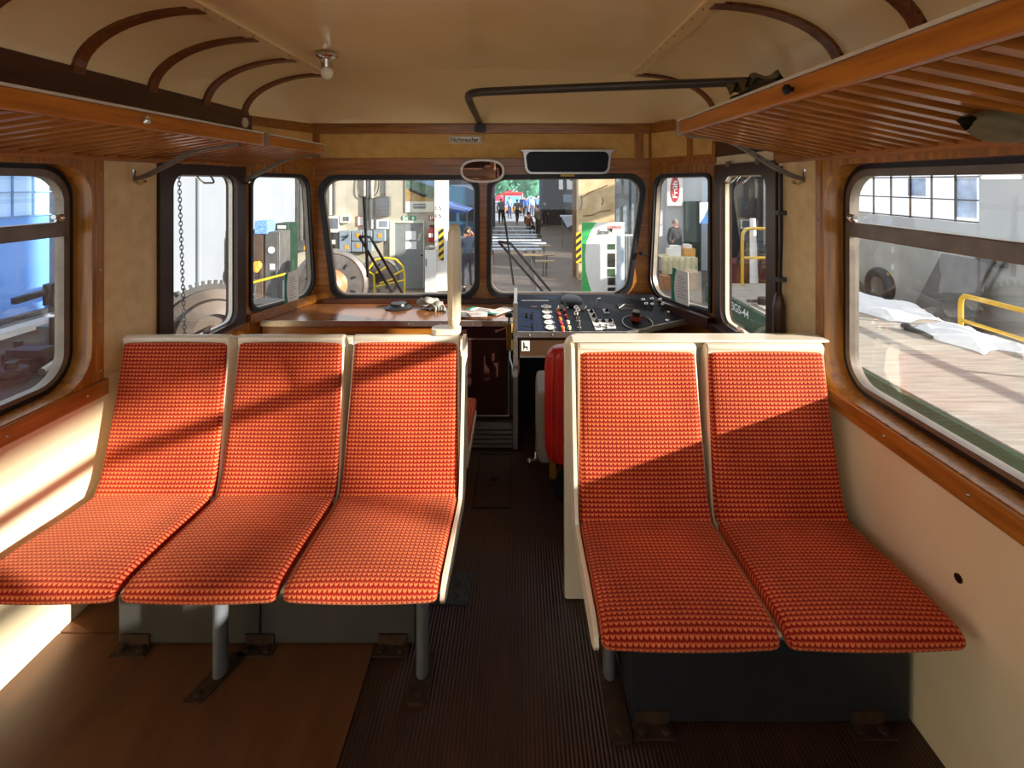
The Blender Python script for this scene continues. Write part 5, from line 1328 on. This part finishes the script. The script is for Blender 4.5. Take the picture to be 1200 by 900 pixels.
obj('lettering', MB().text('EXPRESS', .36, .085, bt(720, 266.5)), mat('banner_red', '#c9342a', .5), bn)
obj('lettering', MB().text('Strom', .30, .12, lambda u, v, q_: bt(707, 272)(u + v * .3, v, 0)), INK, bn)
obj('leaf_mark', MB().plate([[(P(x, y, D).x, P(x, y, D).z) for x, y in ((711, 268.5), (718, 267.5), (717, 273), (714.5, 270.5))]], FY(D - .008), 0, .003), GREENP, bn)
for k, (y0, y1, m) in enumerate(((286, 292.5, GREENW), (297, 313, IRON), (315, 324, GREENW), (325.5, 334, IRON), (337, 341, IRON))):
    eface('small_photo', 712, y0, 721, y1, m, bn, D - .002)
t = thing('bright_panel', 'pale panel stack with vertical ribs right of the banner', 'panel', (q(738, 12.6), 12.6, ZF))
obj('panel', MB().span((q(724, 12.6), 12.6, ZF), (q(749, 12.6), 12.66, zz(275, 12.6))), WHITE, t)
rb = MB()
for px in (732, 735, 738.5, 742): rb.span((q(px, 12.6), 12.57, ZF), (q(px + 1.2, 12.6), 12.6, zz(276, 12.6)))
obj('ribs', rb, STEEL, t)
obj('round_column', MB().cyl((q(727, 12.4), 12.4, ZF), (q(727, 12.4), 12.4, zz(276, 12.4)), .10, n=20), mat('pale_blue_tube', '#cfdbe4', .4), t)
obj('round_sign', MB().lathe([(0, 0), (.43, 0), (.43, .03), (0, .03)], P(719, 229, 15.6), (0, 1, 0), 32), HWALL, None, 'round white disc sign half hidden behind the stone pillar', 'sign')
t = thing('steel_locker', 'grey steel locker row behind the ribbed panel', 'locker', (q(741, 15.8), 16, ZF))
obj('body', MB().span((q(722, 15.8), 15.8, ZF), (q(756, 15.8), 16.15, 2.6)), SWBOX, t)
for px in (729, 737.5, 746): obj('door_edge', MB().span((q(px, 15.8), 15.77, ZF), (q(px + 1, 15.8), 15.8, 2.5)), STEELD, t)
obj('perforated_post', MB().span((q(737.5, 14.5), 14.5, ZF), (q(740, 14.5), 14.56, 3)), STEELD, None, 'dark perforated steel post before the grey lockers', 'post')
# stall in the right corner window
sg = thing('hanging_flag', 'white flag with a red oval emblem hanging above the stall', 'flag', P(791, 240, 16))
a, b_ = P(782, 241, 16), P(800, 200, 16)
obj('cloth', MB().span((a.x, 16, a.z), (b_.x, 16.02, b_.z)), WHITE, sg)
oc = P(791, 222, 15.99)
obj('red_oval', MB().plate([[(oc.x + .15 * math.cos(i / 24 * 2 * PI), oc.z + .42 * math.sin(i / 24 * 2 * PI)) for i in range(24)]], FY(15.99), 0, .008), REDP, sg)
obj('lettering', MB().text('Früh', .55, .15, lambda u, v, q_: V((oc.x - v, 15.985, oc.z + u))), PAPER, sg)
t = thing('stall_table', 'stall table under a cream cloth in the right corner window', 'table', (q(796, 14), 14.3, ZF))
x0, x1, zt = q(776, 14), q(816, 14), ZF + .75
obj('table_top', MB().span((x0, 14, zt - .03), (x1, 14.7, zt)), BENCHB, t)
for x in (x0 + .06, x1 - .06):
    for y in (14.08, 14.62): obj('leg', MB().cyl((x, y, ZF), (x, y, zt - .03), .025, n=8), STEEL, t)
ck = MB(); n = 40
for i in range(n + 1):
    u = i / n; x = x0 - .03 + (x1 - x0 + .06) * u; w_ = .015 * math.sin(u * 40)
    ck.v += [V((x, 14.72, zt + .006)), V((x, 13.98, zt + .006)), V((x, 13.96 + w_, zt - .12)), V((x, 13.95 + w_ * 2, zt - .42 - .04 * math.sin(u * 9)))]
for i in range(n):
    for j in range(3): ck.f.append((i * 4 + j, i * 4 + j + 1, i * 4 + j + 5, i * 4 + j + 4))
obj('tablecloth', ck, TABLEC, None, 'cream tablecloth hanging over the stall table', 'tablecloth', sharp=80)
def carton(px0, py0, px1, d, h, m, lb, base):
    obj('carton', MB().span((q(px0, d), d, base), (q(px1, d), d + .3, base + h)), m, None, lb, 'box', 'boxes on the stall table')
zb_ = zt + .008
carton(784, 0, 798, 14.2, .2, WHITE, 'large white box left of the orange carton on the stall table', zb_)
carton(788, 0, 798, 14.22, .09, WHITE, 'small white box stacked on the large white one', zb_ + .202)
carton(802, 0, 815, 14.2, .22, ORANGEB, 'orange carton on the right end of the stall table', zb_)
carton(804, 0, 811, 14.25, .1, WHITE, 'small white box on top of the orange carton', zb_ + .222)
for k, (a, b_) in enumerate(((777, 786), (801, 817))):
    obj('cardboard_box', MB().span((q(a, 13.3), 13.3, ZF), (q(b_, 13.3), 13.7, ZF + .35 + .1 * k)), CARD, None, ['brown cardboard box on the floor before the left table end', 'brown cardboard box on the floor before the right table end'][k], 'box', 'cardboard boxes under the stall')
obj('door_2', MB().span((q(803, 16), 15.95, ZF), (q(821, 16), 16.19, zz(236, 16))), GREENP, None, None, None, None, 'structure')['label'] = 'dark green door behind the stall'
o = obj('wall_poster', MB().span((q(820, 15.6), 15.6, zz(262, 15.6)), (q(832, 15.6), 15.63, zz(237, 15.6))), WHITE, None, 'white poster with blue curve beside the green door', 'poster')
obj('blue_curve', MB().plate([[(P(x, y, 15.59).x, P(x, y, 15.59).z) for x, y in ((832, 241), (832, 262), (820.5, 262), (826, 254))]], FY(15.59), 0, .006), mat('poster_blue', '#4f83c0', .5), o)
# flat wagon
wg = thing('flat_wagon', 'flat wagon with grey plank deck and green frame on the neighbouring track', 'wagon', (4.65, 4, ZF))
X0, X1, ZW, Y1 = 3.5, 5.8, -.25, 9.26
dkb = MB(); y = -3.0; rn = random.Random(3)
while y < Y1 - .05: dkb.span((X0 + .02, y + .004, ZW - .06 + rn.uniform(-.004, .004)), (X1 - .02, min(y + .216, Y1 - .03), ZW)); y += .22
obj('plank_deck', dkb, PLANK, wg)
obj('side_sill', MB().span((X0 - .03, -3, ZW - .34), (X0 + .03, Y1, ZW - .015)), GREENW, wg)
obj('side_sill', MB().span((X1 - .03, -3, ZW - .34), (X1 + .03, Y1, ZW - .015)), GREENW, wg)
obj('end_beam', MB().span((X0, Y1 - .04, ZW - .34), (X1, Y1 + .04, ZW - .01)), GREENW, wg)
obj('lettering', MB().text('BGS-44', .62, .13, lambda u, v, q_: V((X0 - .034, 7.8 - u, ZW - .12 + v))), PAPER, wg)
for y in (7.9, 6.0, 1.5, -.5):
    for x in (X0 + .35, X1 - .35): obj('wheel', MB().cyl((x - .06, y, ZF + .44), (x + .06, y, ZF + .44), .44, n=22), IRON, wg)
for y in (7.9, 6.0, 1.5, -.5): obj('axle', MB().cyl((X0 + .3, y, ZF + .44), (X1 - .3, y, ZF + .44), .07, n=10), IRON, wg)
for y in (.5, 3.0): obj('stake_pocket', MB().span((X0 - .08, y, ZW - .3), (X0 - .03, y + .12, ZW - .03)), GREENW, wg)
hw = MB().tube([V((X0 - .09, 3.6 + .26 * math.cos(a), ZW - .42 + .26 * math.sin(a))) for a in [2 * PI * i / 28 for i in range(28)]], .018, 8, True)
for a in (.3, 2.4, 4.5): hw.bar((X0 - .09, 3.6, ZW - .42), (X0 - .09, 3.6 + .26 * math.cos(a), ZW - .42 + .26 * math.sin(a)), .02, .02)
hw.cyl((X0 - .09, 3.6, ZW - .42), (X0 + .1, 3.6, ZW - .42), .03, n=10)
obj('hand_wheel', hw, YELW, wg)
def railing(label, pts, mids, posts, r=.03):
    t = thing('yellow_railing', label, 'railing', pts[0])
    obj('top_rail', MB().tube(pts, r, 10), YELW, t, sharp=70)
    for m_ in mids: obj('mid_rail', MB().tube(m_, r * .8, 8), YELW, t)
    for p_ in posts: obj('post', MB().tube(p_, r, 10), YELW, t)
    return t
y0 = 9.1; xa = q(870, y0); zt = zz(268, y0); zm = zz(302, y0)
railing('yellow railing at the far end of the wagon, in the right cab window', crv([(xa, y0, ZW), (xa, y0, zt - .2), (xa + .03, y0, zt - .06), (xa + .12, y0, zt), (xa + .5, y0, zt), (X1 - .1, y0, zt)], 4), [[(xa, y0, zm), (X1 - .1, y0, zm)]], [[(X1 - .1, y0, ZW), (X1 - .1, y0, zt)]])
yy = 6.45; zt = zz(343.5, 6.55)
railing('yellow railing along the far side of the wagon, in the big right window', crv([(X1 - .05, yy, ZW), (X1 - .05, yy, zt - .12), (X1 - .05, yy - .04, zt - .02), (X1 - .05, yy - .15, zt), (X1 - .05, 5.5, zt), (X1 - .05, 2.5, zt)], 4), [[(X1 - .05, yy, ZW + .10), (X1 - .05, 2.5, ZW + .10)]], [[(X1 - .05, y_, ZW), (X1 - .05, y_, zt)] for y_ in (4.5, 2.5)])
def clothheap(x, y, w, d_, h, label, seed):
    rn = random.Random(seed); ph = [rn.uniform(0, 6) for _ in range(6)]
    def fn(u, v):
        e = min(1, 6 * min(u, 1 - u, v, 1 - v) + .02)
        z = h * e * (.55 + .25 * math.sin(u * 9 + ph[0]) * math.cos(v * 6 + ph[1]) + .2 * math.sin(u * 17 + v * 13 + ph[2]))
        return V((x + (u - .5) * w + .05 * math.sin(v * 8 + ph[3]), y + (v - .5) * d_ + .08 * math.sin(u * 7 + ph[4]), ZW + .003 + max(0, z)))
    obj('white_cloth', MB().grid(fn, 26, 26), CLOTHW, None, label, 'cloth', 'white cloths on the wagon', sharp=80)
clothheap(5.35, 7.5, .75, 1.5, .18, 'crumpled white cloth lying flat on the far end of the wagon deck', 1)
clothheap(5.4, 6.0, .7, 1.0, .12, 'white cloth on the wagon deck beside the yellow railing', 2)
obj('dark_tool', MB().tube([(4.95, 6.30, ZW + .035), (4.98, 6.1, ZW + .03), (4.95, 5.95, ZW + .03)], [.035, .028, .024], 8).ball((4.95, 6.34, ZW + .045), (.06, .07, .045), 10, 6), BLACKM, None, 'dark iron tool lying by the white cloth on the wagon', 'tool')
t = thing('tow_hook', 'rusty loading ramp hook at the near corner of the wagon in the cab window', 'hook', (3.75, 8.1, ZW))
obj('plate', MB().span((3.62, 7.2, ZW), (4.1, 7.9, ZW + .02)), PLANK, t); obj('hook', MB().cyl((3.75, 7.6, ZW + .02), (3.75, 7.6, ZW + .12), .09, n=12).bar((3.5, 7.6, ZW + .07), (3.75, 7.6, ZW + .07), .05, .04), RUST, t)
# right wall window, lamp and junk
t = thing('window_21', 'steel multi-pane window in the right shed wall', 'window', (8.1, 10.2, .91), kind='structure')
obj('pane', MB().sheet(rect(8.62, .91, 15.0, 2.35), RX(8.09)), GLASS, t)
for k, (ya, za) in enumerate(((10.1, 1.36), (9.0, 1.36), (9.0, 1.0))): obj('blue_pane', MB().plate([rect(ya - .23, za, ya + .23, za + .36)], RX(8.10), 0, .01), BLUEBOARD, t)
gb = MB()
for i in range(13): y = 8.64 + i * .53; gb.span((8.06, y - .012, .91), (8.09, y + .012, 2.35))
for z in (.93, 1.32, 1.74, 2.16): gb.span((8.06, 8.62, z - .011), (8.09, 15.0, z + .011))
obj('glazing_bars', gb, RUST, t)
t = thing('fluorescent_lamp', 'fluorescent strip lamp hanging before the right shed wall', 'lamp', (7.6, 8.0, 1.7))
a, b_ = P(1152, 208, 8.1), P(1195, 206, 7.5); 
lx = 7.6
obj('tube', MB().tube([(lx, 7.52, 1.72), (lx, 8.12, 1.72)], .03, 10), LAMPT, t)
obj('reflector', MB().span((lx - .07, 7.5, 1.755), (lx + .07, 8.14, 1.79)), WHITE, t)
for y in (7.65, 8.0): obj('suspension_wire', MB().tube([(lx, y, 1.79), (lx, y, 3.0)], .006, 5), BLACK, t)
def junk(name, mb, m, lb, cat): return obj(name, mb, m, None, lb, cat)
t = thing('lean_board', 'dark flat board leaning at the concrete wall beyond the wagon', 'board', (7.5, 9.2, ZF))
bb = P(1098, 352, 8.6); 
obj('board', MB().add([(7.2, 8.0, ZF), (7.2, 9.4, ZF), (7.8, 9.15, .32), (7.8, 8.25, .32), (7.24, 8.0, ZF), (7.24, 9.4, ZF), (7.84, 9.15, .32), (7.84, 8.25, .32)], [(0, 1, 2, 3), (4, 7, 6, 5), (0, 4, 5, 1), (1, 5, 6, 2), (2, 6, 7, 3), (3, 7, 4, 0)]), GREYC, t)
t = thing('spare_wheel', 'black spare wheel standing at the concrete wall', 'wheel', (7.3, 10.0, ZF))
c = V((7.2, 9.9, ZF + .82))
obj('tyre', MB().tube([c + V((0, .27 * math.cos(a), .27 * math.sin(a))) for a in [2 * PI * i / 28 for i in range(28)]], .1, 10, True), BLACK, t)
obj('rim', MB().lathe([(0, -.05), (.19, -.05), (.19, .05), (0, .05)], c, (1, 0, 0), 20), IRONL, t)
obj('crate', MB().span((6.9, 9.5, ZF), (7.5, 10.3, ZF + .44)), GREYC, t)
junk('oil_drum', MB().lathe([(.28, 0), (.29, .02), (.28, .04), (.28, .28), (.29, .3), (.28, .32), (.28, .86), (.29, .88), (.27, .9), (0, .9)], (7.2, 11.75, ZF), (0, 0, 1), 24), IRON, 'dark oil drum at the far end of the concrete wall', 'drum')
junk('sack_of_rags', MB().ball((7.3, 11.0, ZF + .4), (.35, .4, .4), 14, 9).ball((7.3, 11.0, ZF + .85), (.2, .22, .2), 12, 8), GREYC, 'grey sack standing beside the oil drum', 'sack')
junk('yellow_bucket', MB().lathe([(0, 0), (.14, 0), (.19, .34), (.18, .34), (.13, .02), (0, .02)], (6.6, 12.3, ZF + .005), (0, 0, 1), 20), YELW, 'yellow bucket at the far end of the concrete wall', 'bucket')
junk('broom', MB().cyl((7.2, 12.6, ZF + .1), (7.8, 12.6, .55), .02, n=8).box((7.2, 12.6, ZF + .06), (.1, .4, .12)), BENCHB, 'broom leaning against the concrete wall', 'broom')
t = thing('wall_motor', 'dark electric motor fixed on the grey wall above the board', 'motor', (7.9, 8.1, .4))
c = V((7.75, 8.15, .46))
obj('motor_body', MB().cyl(c + V((0, -.2, 0)), c + V((0, .15, 0)), .15, n=16), GREYC, t); obj('shaft_cone', MB().cyl(c + V((0, .15, 0)), c + V((0, .32, 0)), .09, .05, 12), RUST, t); obj('bracket', MB().span((7.75, 8.0, .25), (7.91, 8.2, .35)), STEELD, t)
t = thing('red_machine', 'dark red machine frame behind the wagon end in the cab window', 'machine', (6.4, 13.4, ZF))
obj('frame', MB().span((5.6, 13.0, ZF), (7.4, 14.0, ZF + .75)), mat('dull_red', '#6d2a24', .6, var=.25), t)
for x in (5.7, 6.3, 6.9, 7.3): obj('upright', MB().bar((x, 13.0, ZF + .7), (x + .15, 13.0, ZF + 1.25), .05, .05), IRON, t)
obj('hose', MB().tube(crv([(5.7, 12.95, ZF + .9), (6.1, 12.9, ZF + 1.2), (6.6, 12.9, ZF + .8), (7.2, 12.9, ZF + 1.15)], 5), .03, 6), BLACK, t)
obj('white_column', MB().cyl((q(884, 12.6), 12.6, ZF), (q(882, 12.6), 12.6, zz(256, 12.6)), .11, .07, 14), WHITE, None, 'white upright column behind the yellow railing in the cab window', 'column')


# ================================================================== LIGHT, WORLD, CAMERA
W = bpy.data.worlds.new('sky'); bpy.context.scene.world = W; W.use_nodes = True
bg_ = W.node_tree.nodes['Background']; bg_.inputs[0].default_value = (.86, .93, 1.0, 1); bg_.inputs[1].default_value = 1.5
sd = V((-1, .37, -.312)).normalized()
s = bpy.data.lights.new('sun', 'SUN'); s.energy = 15; s.angle = math.radians(.9); s.color = (1, .94, .84)
so = bpy.data.objects.new('sun', s); C.objects.link(so); so.rotation_euler = (-sd).to_track_quat('Z', 'Y').to_euler(); so.location = (8, -3, 5)
cam = bpy.data.cameras.new('camera'); co = bpy.data.objects.new('camera', cam); C.objects.link(co)
co.location = (0, 0, CAMZ); co.rotation_euler = (PI / 2, 0, 0)
cam.sensor_width = 36; cam.lens = FPX / 1200 * 36; cam.shift_x = -(VX - 600) / 1200; cam.shift_y = -(450 - VY) / 1200; cam.clip_start = .02; cam.clip_end = 300
sc_ = bpy.context.scene; sc_.camera = co
sc_.view_settings.view_transform = 'Standard'; sc_.view_settings.look = 'None'; sc_.view_settings.exposure = 0
sc_.cycles.max_bounces = 10; sc_.cycles.diffuse_bounces = 6; sc_.cycles.transparent_max_bounces = 16
